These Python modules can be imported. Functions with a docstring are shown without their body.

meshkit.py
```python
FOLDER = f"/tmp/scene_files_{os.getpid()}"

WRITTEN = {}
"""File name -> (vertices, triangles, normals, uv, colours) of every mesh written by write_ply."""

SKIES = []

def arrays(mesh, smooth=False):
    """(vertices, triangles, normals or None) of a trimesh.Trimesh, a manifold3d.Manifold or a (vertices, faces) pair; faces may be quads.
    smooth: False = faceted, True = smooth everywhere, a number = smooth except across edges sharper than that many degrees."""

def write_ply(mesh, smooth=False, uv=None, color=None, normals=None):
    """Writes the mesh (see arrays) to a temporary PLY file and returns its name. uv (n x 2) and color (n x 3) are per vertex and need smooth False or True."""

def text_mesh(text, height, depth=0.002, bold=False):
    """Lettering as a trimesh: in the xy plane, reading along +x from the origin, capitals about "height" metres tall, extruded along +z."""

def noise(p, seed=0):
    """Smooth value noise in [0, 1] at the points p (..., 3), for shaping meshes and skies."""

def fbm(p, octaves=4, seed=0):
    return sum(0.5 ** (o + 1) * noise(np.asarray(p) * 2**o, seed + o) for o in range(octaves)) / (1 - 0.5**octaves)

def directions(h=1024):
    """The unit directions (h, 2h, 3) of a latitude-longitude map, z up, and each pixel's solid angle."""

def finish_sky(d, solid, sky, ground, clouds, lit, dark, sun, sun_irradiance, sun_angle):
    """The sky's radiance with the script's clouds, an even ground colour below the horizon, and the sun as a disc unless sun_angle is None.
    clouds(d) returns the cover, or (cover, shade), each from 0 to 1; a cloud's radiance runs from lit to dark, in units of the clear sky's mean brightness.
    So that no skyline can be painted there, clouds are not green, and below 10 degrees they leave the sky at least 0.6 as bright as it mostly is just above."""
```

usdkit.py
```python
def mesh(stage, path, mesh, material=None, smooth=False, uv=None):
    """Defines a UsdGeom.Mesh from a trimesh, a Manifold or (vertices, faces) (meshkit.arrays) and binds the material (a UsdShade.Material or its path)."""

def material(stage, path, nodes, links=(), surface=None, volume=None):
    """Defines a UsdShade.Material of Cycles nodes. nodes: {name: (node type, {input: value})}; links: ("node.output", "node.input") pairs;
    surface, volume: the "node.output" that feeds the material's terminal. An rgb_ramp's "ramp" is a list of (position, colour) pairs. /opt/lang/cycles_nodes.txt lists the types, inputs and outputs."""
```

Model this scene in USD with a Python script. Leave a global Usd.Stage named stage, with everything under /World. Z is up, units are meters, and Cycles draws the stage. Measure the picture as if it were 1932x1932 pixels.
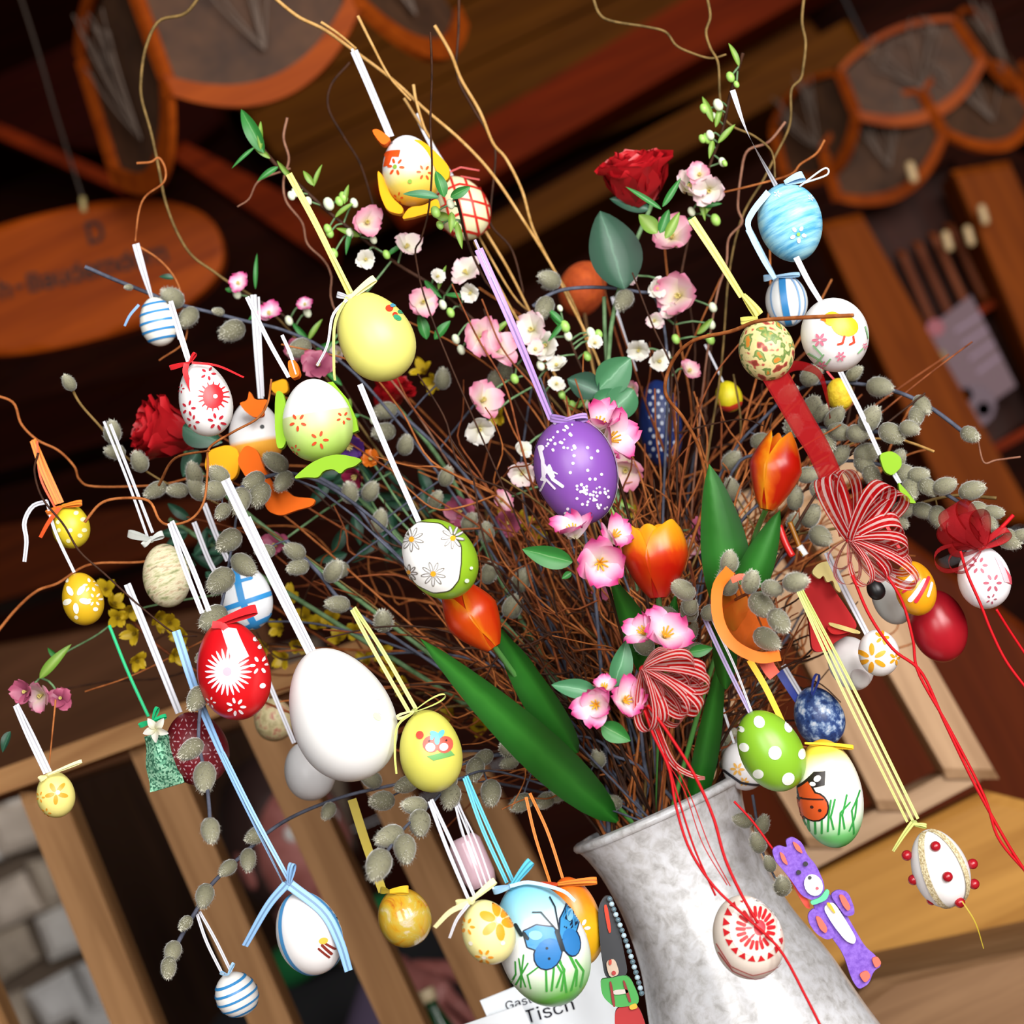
import math, random, numpy as np, trimesh, usdkit
from manifold3d import Manifold
from pxr import Usd, UsdGeom, UsdLux, Gf, Sdf, UsdShade
from shapely.geometry import Polygon, Point, LineString, MultiPolygon
from shapely import affinity
from shapely.ops import unary_union

stage = Usd.Stage.CreateInMemory()
UsdGeom.SetStageUpAxis(stage, UsdGeom.Tokens.z)
UsdGeom.SetStageMetersPerUnit(stage, 1.0)
UsdGeom.Xform.Define(stage, '/World'); UsdGeom.Scope.Define(stage, '/World/Looks')
V = np.array
# ---------------------------------------------------------------- camera, light, exposure
CAM = V([0., -1.25, 1.2]); ROLL = math.radians(24.3); PITCH = math.radians(6.0)
FOCAL, APER, NPX = 50.0, 24.0, 1932
FP = NPX * FOCAL / APER
F = V([0, math.cos(PITCH), math.sin(PITCH)])
u0 = V([0, -math.sin(PITCH), math.cos(PITCH)]); r0 = V([1., 0, 0])
R = math.cos(ROLL) * r0 - math.sin(ROLL) * u0
U = math.sin(ROLL) * r0 + math.cos(ROLL) * u0
cam = UsdGeom.Camera.Define(stage, '/World/Camera')
cam.AddTransformOp().Set(Gf.Matrix4d(*R, 0, *U, 0, *(-F), 0, *CAM, 1))
cam.CreateFocalLengthAttr(FOCAL); cam.CreateHorizontalApertureAttr(APER); cam.CreateVerticalApertureAttr(APER)
cam.CreateClippingRangeAttr(Gf.Vec2f(0.05, 50)); cam.CreateFStopAttr(5.6); cam.CreateFocusDistanceAttr(1.14)
cam.CreateExposureAttr(-0.12)

WIN = [  # daylight in the room's windows: x, z, width, height, strength
    (-0.55, 1.8, 0.85, 1.5, 9.0), (0.75, 1.8, 0.85, 1.5, 19.0), (1.9, 1.8, 0.85, 1.5, 21.0)]
WALL_Y = -2.35
for i, (x, z, w, h, s) in enumerate(WIN):
    l = UsdLux.RectLight.Define(stage, f'/World/window_light_{i + 1}')
    l.CreateWidthAttr(w); l.CreateHeightAttr(h); l.CreateIntensityAttr(s); l.CreateColorAttr(Gf.Vec3f(1.0, 0.98, 0.95))
    l.AddTranslateOp().Set(Gf.Vec3d(x, WALL_Y + 0.02, z)); l.AddRotateXOp().Set(90.0)
dome = UsdLux.DomeLight.Define(stage, '/World/sky_light'); dome.CreateIntensityAttr(0.3)

# ---------------------------------------------------------------- helpers
def lin(c):
    c = [int(c[i:i + 2], 16) / 255 for i in (0, 2, 4)] if isinstance(c, str) else c
    return tuple(x / 12.92 if x <= 0.04045 else ((x + 0.055) / 1.055) ** 2.4 for x in c)
def P(px, py, y):
    d = F + R * (px - 966) / FP + U * (966 - py) / FP
    return CAM + d * ((y - CAM[1]) / d[1])
def S(y): return (y - CAM[1]) / FP
count = {}
def numbered(parent, name):
    k = (parent, name); n = count.get(k, 0); count[k] = n + 1
    return f'{parent}/{name}' + (f'_{n:03d}' if n else '')
class Thing:
    def __init__(s, name, label=None, cat=None, at=(0, 0, 0), group=None, kind=None, parent=None):
        s.at = V(at, float); s.path = numbered(parent.path if parent else '/World', name)
        s.x = UsdGeom.Xform.Define(stage, s.path); s.org = s.at
        rel = s.at - parent.org if parent else s.at
        s.x.AddTranslateOp().Set(Gf.Vec3d(*rel)); tag(s.x.GetPrim(), label, cat, group, kind)
def tag(p, label=None, cat=None, group=None, kind=None):
    for k, v in (('label', label), ('category', cat), ('group', group), ('kind', kind)):
        if v: p.SetCustomDataByKey(k, v)
def mesh(parent, name, vf, mat, smooth=True, label=None, kind=None, cat=None, group=None):
    """vf: (v, f[, uv]) in world coordinates, or a trimesh / Manifold."""
    uv = None
    if isinstance(vf, tuple):
        v, f = V(vf[0], float), V(vf[1], int); uv = vf[2] if len(vf) > 2 else None
    elif hasattr(vf, 'to_mesh'):
        m = vf.to_mesh(); v, f = V(m.vert_properties[:, :3], float), V(m.tri_verts)
    else: v, f = V(vf.vertices, float), V(vf.faces)
    path = numbered(parent.path if parent else '/World', name)
    if parent is not None: v = v - parent.org
    m = usdkit.mesh(stage, path, (v, f), mat, smooth=smooth, uv=uv)
    tag(m.GetPrim(), label, cat, group, kind)
    return m
def cat_mesh(parts):
    vs, fs, us, n = [], [], [], 0
    for p in parts:
        if not isinstance(p, tuple): p = (p.vertices, p.faces)
        v, f = V(p[0]), V(p[1])
        if f.shape[1] == 4: f = np.vstack([f[:, [0, 1, 2]], f[:, [0, 2, 3]]])
        vs.append(v); fs.append(f + n); n += len(v)
        us.append(V(p[2]) if len(p) > 2 else np.zeros((len(v), 2)))
    return np.vstack(vs), np.vstack(fs), np.vstack(us)
def unit(v): v = V(v, float); return v / (np.linalg.norm(v, axis=-1, keepdims=True) + 1e-12)

# ---- materials
mats = {}
def prin(key, nodes, links, **p):
    """one principled material; p may set inputs, nodes/links feed others"""
    path = '/World/Looks/' + key
    if key in mats: return mats[key]
    nodes = dict(nodes); nodes['p'] = ('principled_bsdf', p)
    mats[key] = usdkit.material(stage, path, nodes, links, surface='p.BSDF'); return mats[key]
def plain(c, rough=0.45, spec=0.5, **k):
    key = 'plain_' + ''.join(f'{int(255 * x):02x}' for x in lin(c)) + (c if isinstance(c, str) else '') + f'_{int(rough * 100)}_{int(spec * 100)}' + ''.join(f'_{a}{int(b * 100) if np.ndim(b) == 0 else 0}' for a, b in k.items())
    return prin(key, {}, [], base_color=lin(c), roughness=rough, specular_ior_level=spec, **k)
def uvramp(key, stops, axis='y', rough=0.45, noise=0.0, nscale=300, extra=None, **k):
    n = {'t': ('texture_coordinate', {}), 's': ('separate_xyz', {}), 'r': ('rgb_ramp', {'ramp': [(a, lin(c)) for a, c in stops]})}
    l = [('t.UV', 's.vector'), ('r.color', 'p.base_color')]
    if noise:
        n['z'] = ('noise_texture', {'scale': nscale, 'detail': 3.0}); n['m'] = ('math', {'math_type': 'multiply_add', 'value2': noise, 'value3': -noise / 2}); n['a'] = ('math', {'math_type': 'add'})
        l += [('t.object', 'z.vector'), ('z.fac', 'm.value1'), ('m.value', 'a.value1'), (f's.{axis}', 'a.value2'), ('a.value', 'r.fac')]
    else: l.append((f's.{axis}', 'r.fac'))
    return prin(key, n, l, roughness=rough, **k)
def noisy(key, stops, scale=200, vec=(1, 1, 1), rough=0.5, detail=4.0, bump=0.0, world=False, distort=0.0, kind='noise', **k):
    n = {'t': ('geometry', {}) if world else ('texture_coordinate', {}), 'm': ('mapping', {'scale': vec}),
         'r': ('rgb_ramp', {'ramp': [(a, lin(c)) for a, c in stops]})}
    n['z'] = ('noise_texture', {'scale': scale, 'detail': detail, 'roughness': 0.6, 'distortion': distort}) if kind == 'noise' else ('voronoi_texture', {'scale': scale})
    o = 'z.fac' if kind == 'noise' else ('z.color' if kind == 'cells' else 'z.distance')
    l = [('t.position' if world else 't.object', 'm.vector'), ('m.vector', 'z.vector'), (o, 'r.fac'), ('r.color', 'p.base_color')]
    if bump:
        n['b'] = ('bump', {'strength': bump, 'distance': 0.002}); l += [(o, 'b.height'), ('b.normal', 'p.normal')]
    return prin(key, n, l, roughness=rough, **k)
def wood(key, dark, light, along='x', rough=0.6, fine=45, spec=0.15):
    vec = {'x': (0.06, 1, 1), 'y': (1, 0.06, 1), 'z': (1, 1, 0.06)}[along]
    return noisy('wood_' + key, [(0.25, dark), (0.75, light)], fine, vec, rough, 6.0, 0.12, True, 0.6, specular_ior_level=spec)
def sheer(key, stripes, alpha=0.75):
    # alpha: how much of the light the weave stops
    """woven organza ribbon: coloured stripes across its width, partly see-through"""
    if key in mats: return mats[key]
    n = {'t': ('texture_coordinate', {}), 's': ('separate_xyz', {}), 'r': ('rgb_ramp', {'interpolate': False, 'ramp': [(a, lin(c)) for a, c in stripes]}),
         'p': ('principled_bsdf', {'roughness': 0.7, 'specular_ior_level': .15}), 'tl': ('translucent_bsdf', {}), 'm1': ('mix_closure', {'fac': 0.3}),
         'tr': ('transparent_bsdf', {}), 'm2': ('mix_closure', {'fac': alpha})}
    l = [('t.UV', 's.vector'), ('s.x', 'r.fac'), ('r.color', 'p.base_color'), ('r.color', 'tl.color'), ('p.BSDF', 'm1.closure1'), ('tl.BSDF', 'm1.closure2'),
         ('tr.BSDF', 'm2.closure1'), ('m1.closure', 'm2.closure2')]
    mats[key] = usdkit.material(stage, '/World/Looks/' + key, n, l, surface='m2.closure'); return mats[key]
def leafy(key, stops, axis='y', tl=0.3, rough=0.45, noise=0.12, nscale=120):
    """thin leaf or petal: ramp over uv plus a translucent share"""
    if key in mats: return mats[key]
    n = {'t': ('texture_coordinate', {}), 's': ('separate_xyz', {}), 'z': ('noise_texture', {'scale': nscale, 'detail': 3.0}), 'ma': ('math', {'math_type': 'multiply_add', 'value2': noise, 'value3': -noise / 2}),
         'a': ('math', {'math_type': 'add'}), 'r': ('rgb_ramp', {'ramp': [(a, lin(c)) for a, c in stops]}), 'p': ('principled_bsdf', {'roughness': rough}),
         'tl': ('translucent_bsdf', {}), 'm1': ('mix_closure', {'fac': tl})}
    l = [('t.UV', 's.vector'), ('t.object', 'z.vector'), ('z.fac', 'ma.value1'), ('ma.value', 'a.value1'), (f's.{axis}', 'a.value2'), ('a.value', 'r.fac'),
         ('r.color', 'p.base_color'), ('r.color', 'tl.color'), ('p.BSDF', 'm1.closure1'), ('tl.BSDF', 'm1.closure2')]
    mats[key] = usdkit.material(stage, '/World/Looks/' + key, n, l, surface='m1.closure'); return mats[key]

# ---- shapes
def grid(v, nu, nv, closed_u=False):
    """faces and uv of nv rows of nu points"""
    f, cu = [], nu if closed_u else nu - 1
    for j in range(nv - 1):
        for i in range(cu):
            a, b = j * nu + i, j * nu + (i + 1) % nu
            f += [(a, b, b + nu), (a, b + nu, a + nu)]
    uv = np.stack(np.meshgrid(np.linspace(0, 1, nu), np.linspace(0, 1, nv)), -1).reshape(-1, 2)
    return V(v, float).reshape(-1, 3), V(f), uv
def spline(p, n):
    p = V(p, float)
    if len(p) < 3: return p[0] + (p[-1] - p[0]) * np.linspace(0, 1, n)[:, None]
    q = np.vstack([2 * p[0] - p[1], p, 2 * p[-1] - p[-2]]); t = np.linspace(0, len(p) - 1 - 1e-9, n); i = t.astype(int); s = (t - i)[:, None]
    a, b, c, d = q[i], q[i + 1], q[i + 2], q[i + 3]
    return 0.5 * (2 * b + (c - a) * s + (2 * a - 5 * b + 4 * c - d) * s ** 2 + (3 * b - a - 3 * c + d) * s ** 3)
def pts(px, y0, y1=None, n=None):
    """pixel path (x, y[, depth]) to a smooth path in the scene; depth runs from y0 to y1"""
    y1 = y0 if y1 is None else y1; k = len(px)
    w = [P(p[0], p[1], p[2] if len(p) > 2 else y0 + (y1 - y0) * i / max(k - 1, 1)) for i, p in enumerate(px)]
    return spline(w, n or (8 if k < 3 else k * 5))
def frames(p):
    t = unit(np.gradient(p, axis=0)); n = np.cross(t, F); bad = np.linalg.norm(n, axis=1) < 1e-3; n[bad] = np.cross(t[bad], R); n = unit(n)
    return t, n, np.cross(n, t)
def tube(p, r, sides=6):
    t, n, b = frames(p); r = np.broadcast_to(r, len(p)).copy(); a = np.linspace(0, 2 * np.pi, sides, endpoint=False)
    v = p[:, None] + r[:, None, None] * (np.cos(a)[None, :, None] * n[:, None] + np.sin(a)[None, :, None] * b[:, None])
    v, f, uv = grid(v, sides, len(p), True); k = len(v)
    v = np.vstack([v, p[:1], p[-1:]]); uv = np.vstack([uv, [[0, 0], [0, 1]]]); f = list(f)
    for i in range(sides):
        j = (i + 1) % sides; f += [(k, j, i), (k + 1, k - sides + i, k - sides + j)]
    return v, V(f), uv
def strip(p, w, twist=0.0, t0=0.0, cup=0.0, up=None):
    """flat ribbon along p, w wide, turned about its length from t0 by twist radians"""
    t, n, b = frames(p)
    if up is not None: n = unit(np.cross(t, np.cross(up, t))); b = np.cross(n, t)
    a = t0 + twist * np.linspace(0, 1, len(p)); w = np.broadcast_to(w, len(p))
    side = np.cos(a)[:, None] * n + np.sin(a)[:, None] * b; nor = -np.sin(a)[:, None] * n + np.cos(a)[:, None] * b
    u = np.linspace(-0.5, 0.5, 5)
    v = p[:, None] + (u[None, :, None] * w[:, None, None]) * side[:, None] + ((u ** 2 - .25) * cup * 4)[None, :, None] * w[:, None, None] * nor[:, None]
    return grid(v, 5, len(p))
def slab(px, y, thick, bev=0.004, y2=None):
    """convex board whose front outline runs through the given pixels at depth y, bevelled, thick behind"""
    p = V([P(a[0], a[1], a[2] if len(a) > 2 else y) for a in px]); c = p.mean(0); d = p - c
    ins = c + d * np.clip(1 - bev / np.linalg.norm(d, axis=1, keepdims=True) * 1.6, 0.05, 1)
    b = V([0, bev, 0]); e = V([0, thick, 0])
    return trimesh.convex.convex_hull(np.vstack([ins, p + b, p + e]))
def box(x0, x1, y0, y1, z0, z1, bev=0.0):
    m = trimesh.creation.box(bounds=[[x0, y0, z0], [x1, y1, z1]])
    if bev:
        q = []
        for k in range(3):
            e = V([bev] * 3); e[k] = 0; q += [V([x0, y0, z0]) + e + (V([x1, y1, z1]) - V([x0, y0, z0]) - 2 * e) * V(s) for s in np.ndindex(2, 2, 2)]
        m = trimesh.convex.convex_hull(V(q))
    return m
def lathe(prof, c, n=48):
    a = np.linspace(0, 2 * np.pi, n, endpoint=False)
    v = [[c[0] + r * math.cos(x), c[1] + r * math.sin(x), c[2] + z] for r, z in prof for x in a]
    return grid(v, n, len(prof), True)
def hull(a, ra, b, rb):
    m = Manifold.sphere(ra, 20).translate(tuple(a)) + Manifold.sphere(rb, 20).translate(tuple(b)); return m.hull()

exec_later = []
# ---------------------------------------------------------------- the room
RIM = P(1240, 1527, 0.0); TABLE_Z = RIM[2] - 0.36
M_DARK = wood('dark_board', '1a0702', '361004', spec=.04); M_OLIVE = wood('olive_board', '472204', '6c3c08', spec=.05); M_RED = wood('red_beam', '541603', '842a05', spec=.05)
M_OAK = wood('oak_upright', '76502c', 'b4885c', 'z'); M_OAKX = wood('oak_across', '80542e', 'b48858'); M_AMBER = wood('amber_panel', '8a5a20', 'b88640', 'x')
M_BENCH = wood('bench_oak', '8a6644', 'cca680', 'z', spec=.3); M_BENCHX = wood('bench_across', '907050', 'c8a684', spec=.3); M_POST = wood('brown_post', '521e04', '8a420c', 'z', spec=.05)
x0, x1, y1, zc = -3.0, 3.0, 3.2, 2.75
mesh(None, 'floor', box(x0, x1, WALL_Y, y1, -0.05, 0), wood('floor', '4a2a14', '6a4020'), False, kind='structure')
mesh(None, 'ceiling', box(x0, x1, WALL_Y, y1, zc, zc + 0.05), M_DARK, False, kind='structure')
mesh(None, 'wall_left', box(x0 - 0.08, x0, WALL_Y, y1, 0, zc), M_DARK, False, kind='structure')
mesh(None, 'wall_right', box(x1, x1 + 0.08, WALL_Y, y1, 0, zc), M_DARK, False, kind='structure')
wb = Thing('wall_back', kind='structure', at=(0, y1, 0))
for k in range(14):
    mesh(wb, 'plank', box(x0, x1, y1 - 0.02 - 0.004 * (k % 3), y1 + 0.02, k * 0.2, k * 0.2 + 0.199, 0.002), M_DARK, False)
# wall behind the camera with the two windows that light the room
wf = Thing('wall_front', kind='structure', at=(0, WALL_Y, 0)); M_PLASTER = plain('cfc6b8', 0.8)
xs = [x0] + [w[0] + d for w in WIN for d in (-.425, .425)] + [x1]
for k in (0, 2, 4, 6): mesh(wf, 'wall_panel', box(xs[k], xs[k + 1], WALL_Y - 0.1, WALL_Y, 0, zc), M_PLASTER, False)
for k in (1, 3, 5):
    mesh(wf, 'wall_panel', box(xs[k], xs[k + 1], WALL_Y - 0.1, WALL_Y, 0, 1.05), M_PLASTER, False); mesh(wf, 'wall_panel', box(xs[k], xs[k + 1], WALL_Y - 0.1, WALL_Y, 2.55, zc), M_PLASTER, False)
    w = Thing(f'window_{(k + 1) // 2}', kind='structure', at=(xs[k], WALL_Y, 1.0))
    for a, b, c, d in ((xs[k], xs[k + 1], 1.05, 1.1), (xs[k], xs[k + 1], 2.5, 2.55), (xs[k], xs[k] + .05, 1.1, 2.5), (xs[k + 1] - .05, xs[k + 1], 1.1, 2.5)):
        mesh(w, 'window_frame', box(a, b, WALL_Y - .08, WALL_Y - .02, c, d), M_OAKX, False)

# boards, beams and panels of the back of the room
def board(name, label, cat, px, y, th, m, **k):
    c = P(*px[0][:2], y)
    t = Thing(name, label, cat, at=c, **k); mesh(t, 'timber', slab(px, y, th, 0.008), m, False); return t
pn = Thing('ceiling_panel', 'brown boarded roof panel between the dark rafters', 'panel', at=P(900, 100, 2.9))
for k in range(7):  # long boards, each parallel to the red rafter
    a, b = k / 7, (k + 0.96) / 7
    L0, L1 = V([230, -120.]), V([640, 470.]); Q0, Q1 = V([1000, -620.]), V([1560, 80.])
    mesh(pn, 'board', slab([L0 + (L1 - L0) * a, Q0 + (Q1 - Q0) * a, Q0 + (Q1 - Q0) * b, L0 + (L1 - L0) * b], 2.9 + 0.004 * (k % 2), 0.03, 0.004), M_OLIVE, False)
board('rafter', 'long reddish brown rafter slanting across the upper background', 'beam', [(700, 352), (1600, -190), (1720, -120), (760, 430)], 2.7, 0.12, M_RED)
board('rafter', 'narrow brown rafter below the long reddish one', 'beam', [(900, 425), (1600, 35), (1640, 95), (940, 480)], 2.75, 0.46, M_OLIVE)
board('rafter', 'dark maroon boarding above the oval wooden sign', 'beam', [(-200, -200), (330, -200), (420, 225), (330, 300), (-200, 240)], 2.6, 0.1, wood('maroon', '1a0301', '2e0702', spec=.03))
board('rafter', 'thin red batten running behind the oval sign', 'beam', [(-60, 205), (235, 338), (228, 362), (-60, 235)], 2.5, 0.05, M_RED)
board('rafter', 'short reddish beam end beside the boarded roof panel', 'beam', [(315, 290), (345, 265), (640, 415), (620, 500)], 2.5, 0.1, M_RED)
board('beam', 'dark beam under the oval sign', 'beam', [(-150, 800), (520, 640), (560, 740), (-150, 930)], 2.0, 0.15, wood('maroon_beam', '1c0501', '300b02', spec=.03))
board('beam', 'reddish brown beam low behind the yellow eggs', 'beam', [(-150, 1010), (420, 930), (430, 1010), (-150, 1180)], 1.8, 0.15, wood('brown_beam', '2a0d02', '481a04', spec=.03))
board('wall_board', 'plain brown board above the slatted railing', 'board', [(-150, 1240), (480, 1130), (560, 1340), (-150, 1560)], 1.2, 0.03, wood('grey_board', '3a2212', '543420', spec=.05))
# oval sign
def oval_sign():
    y = 1.3; c = P(120, 522, y); t = Thing('sign', 'oval wooden sign with burnt lettering hanging on a thin chain', 'sign', at=c)
    a = np.linspace(0, 2 * np.pi, 48, endpoint=False); ca, sa = math.cos(math.radians(13)), math.sin(math.radians(13))
    e = [(120 + 300 * math.copysign(abs(math.cos(x)) ** .8, math.cos(x)) * ca - 128 * math.sin(x) * -sa * 0, 0) for x in a]
    px = []
    for x in a:
        u = 305 * math.copysign(abs(math.cos(x)) ** 0.85, math.cos(x)); v = 128 * math.copysign(abs(math.sin(x)) ** .85, math.sin(x))
        px.append((120 + u * ca + v * sa, 522 - u * sa + v * ca))
    mesh(t, 'plaque', slab(px, y, 0.03, 0.006), wood('sign', '6c2602', '9a4204', spec=.1), 40)
    import meshkit
    for txt, h, x, yy in (('h-Bauderndorn', 36, 0, 565), ('D', 42, 165, 462)):
        m = meshkit.text_mesh(txt, h * S(y), 0.001, True); v = V(m.vertices)
        o = P(x, yy, y) - V([0, 0.0015, 0]); ex = unit(P(x + 100 * ca, yy - 100 * sa, y) - P(x, yy, y)); ez = unit(P(x - 100 * sa, yy - 100 * ca, y) - P(x, yy, y))
        m.vertices = o + v[:, :1] * ex * 0.93 + v[:, 1:2] * ez + v[:, 2:] * V([0, -1, 0]); mesh(t, 'lettering', m, plain('241006', 0.8), False)
    mesh(t, 'hook', tube(pts([(158, 400), (156, 372)], y), 0.004), plain('b09a60', 0.4)); mesh(t, 'chain', tube(pts([(156, 374), (110, 230), (60, 60), (-20, -180)], y), 0.0018), plain('3a2c22', 0.5))
oval_sign()

# bent-wood pendant lamps with parchment petals
M_LAMPW = wood('lamp_frame', '782c04', 'a2480a', spec=.15); M_PARCH = noisy('parchment', [(0.3, '38200f'), (0.7, '54341c')], 30, rough=0.7)
def lamp(label, low, y, wpx, dpx, hpx, tiers):
    s = S(y); w, d, h = wpx * s, dpx * s, hpx * s; ap = w * 0.5 / math.tan(math.pi / 6); o = P(*low, y) + V([0, ap, 0])
    t = Thing('pendant_lamp', label, 'lamp', at=o); rnd = random.Random(int(low[0]))
    for (dz, rot, sc) in tiers:
        for k in (-1, 0, 1):  # the shade is a half round that hangs flat against its beam
            an = rot + k * math.pi / 3; n = V([math.sin(an), -math.cos(an), 0]); e = V([math.cos(an), math.sin(an), 0]); c = o + V([0, 0, dz * s])
            Z = V([0, 0, 1.]); q = np.linspace(-1, 1, 13)
            low_ = [c + n * ap * sc * (1 + 0.0 * abs(x)) + e * x * w * sc / 2 + Z * (d * x * x) for x in q]
            top = [c + n * ap * sc * .92 + e * x * w * sc * .92 / 2 + Z * (h - d * .5 * x * x) for x in q]
            fr = []
            for line, bw in ((low_, .024), (top, .012)):
                p = spline(line, 25); b = bw * w / .2 * (1 if y < 1.5 else .75)
                ring = [p - n * .0, p - n * .0 + Z * b, p - n * .009 + Z * b, p - n * .009]
                v = np.stack(ring, 1) + n * .006; g = grid(v, 4, 25, True); mesh(t, 'hoop', (g[0], g[1][:, ::-1]), M_LAMPW, False)
            rib = spline([low_[0], top[0]], 8); mesh(t, 'rib', tube(rib, .009, 4), M_LAMPW, False)
            rows = [V(low_) * (1 - z) + V(top) * z for z in np.linspace(.05, .97, 4)]; mesh(t, 'parchment', grid(V(rows) - n * .004, 13, 4), M_PARCH)
            if math.cos(an) > .3:
                gs = []
                for i in range(7):
                    x = rnd.uniform(-.5, .5); a0 = c + n * (ap * sc + .004) + Z * (d * .9 + .01); a1 = a0 + e * x * w * .6 + Z * h * rnd.uniform(.35, .7)
                    gs.append(tube(spline([a0, (a0 + a1) / 2 + e * .006 * rnd.uniform(-1, 1), a1], 7), .0013, 4))
                    for j in range(3): gs.append(tube(spline([a1 - (a1 - a0) * j * .1, a1 - (a1 - a0) * j * .1 + e * rnd.uniform(-.02, .02) + Z * .02], 4), .001, 3))
                mesh(t, 'dried_grass', cat_mesh(gs), plain('6e5c50', .8))
    mesh(t, 'bulb_socket', lathe([(0, .0), (.018, 0), (.02, .04), (.012, .06), (0, .06)], o + V([0, 0, h * .8]), 16), plain('c8742a', .4))
    mesh(t, 'cord', tube(np.linspace(o + V([0, 0, h * .8]), V([o[0], o[1], zc]), 4), .003), plain('1a1210', .5))
lamp('large bent wood pendant lamp with dried grass in its parchment panels', (540, 185), 1.0, 400, 95, 420, [(0, 0, 1)])
lamp('two tier bent wood pendant lamp in front of the brochure rack', (1765, 226), 1.9, 265, 58, 190, [(0, 0, 1), (-105, math.pi / 6, .93)])

# slatted oak railing
M_EDGE = M_OAK
rail = Thing('railing', 'light oak railing with upright slats under the hanging eggs', 'railing', at=P(300, 1500, .42))
def upright(t, name, a, b, w0, w1, y, th, m=M_OAK):
    a, b = V(a, float), V(b, float); mesh(t, name, slab([(a[0] - w0, a[1]), (a[0] + w0, a[1]), (b[0] + w1, b[1]), (b[0] - w1, b[1])], y, th, 0.006), m, False)
mesh(rail, 'top_rail', slab([(-80, 1478), (690, 1200), (705, 1246), (-80, 1530)], .40, .05, .008), M_OAKX, False)
for a, b in (((75, 1495), (320, 2110)), ((275, 1395), (575, 2080)), ((480, 1330), (800, 2020)), ((690, 1400), (985, 2020)), ((860, 1420), (1160, 2000))):
    upright(rail, 'slat', a, b, 44, 44, .42, .035)
mesh(rail, 'slat', slab([(-180, 1750), (-70, 1750), (40, 2000), (-70, 2000)], .42, .035, .006), M_OAK, False)
# pale stones of the wall behind the railing
st = Thing('wall_far', at=P(100, 1800, 2.6), kind='structure'); rs = random.Random(5)
M_ST = [ noisy(f'stone_{i}', [(.3, a), (.7, b)], 18, rough=.85, bump=.4) for i, (a, b) in enumerate((('d8d0c8', 'f4f0ea'), ('c8b8a8', 'ecdccc'), ('e0dedc', 'f8f6f4'), ('a89888', 'd0c0ac')))]
for i in range(-4, 2):
    for j in range(-1, 6):
        x, yy = 30 + i * 95 + (j % 2) * 40 + j * 42, 1560 + j * 96 - i * 42
        if x > 560: continue
        e = [rs.uniform(-9, 9) for _ in range(8)]; ux, uy, vx, vy = 41, -18, 18, 41
        mesh(st, 'stone', slab([(x - ux - vx + e[0], yy - uy - vy + e[1]), (x + ux - vx + e[2], yy + uy - vy + e[3]), (x + ux + vx + e[4], yy + uy + vy + e[5]), (x - ux + vx + e[6], yy - uy + vy + e[7])], 2.6 - rs.uniform(0, .03), .08, .015), rs.choice(M_ST), False)
board('wall_board', 'dark brown boarding seen between the railing slats', 'board', [(60, 1495), (480, 1330), (1000, 2100), (310, 2100)], 2.5, .03, wood('behind_rail', '1e1008', '342014', 'z', spec=.05))
mesh(st, 'mortar', slab([(-500, 1500), (600, 1200), (800, 2400), (-500, 2400)], 2.66, .05), plain('6a5a4c', .9), False)

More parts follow.
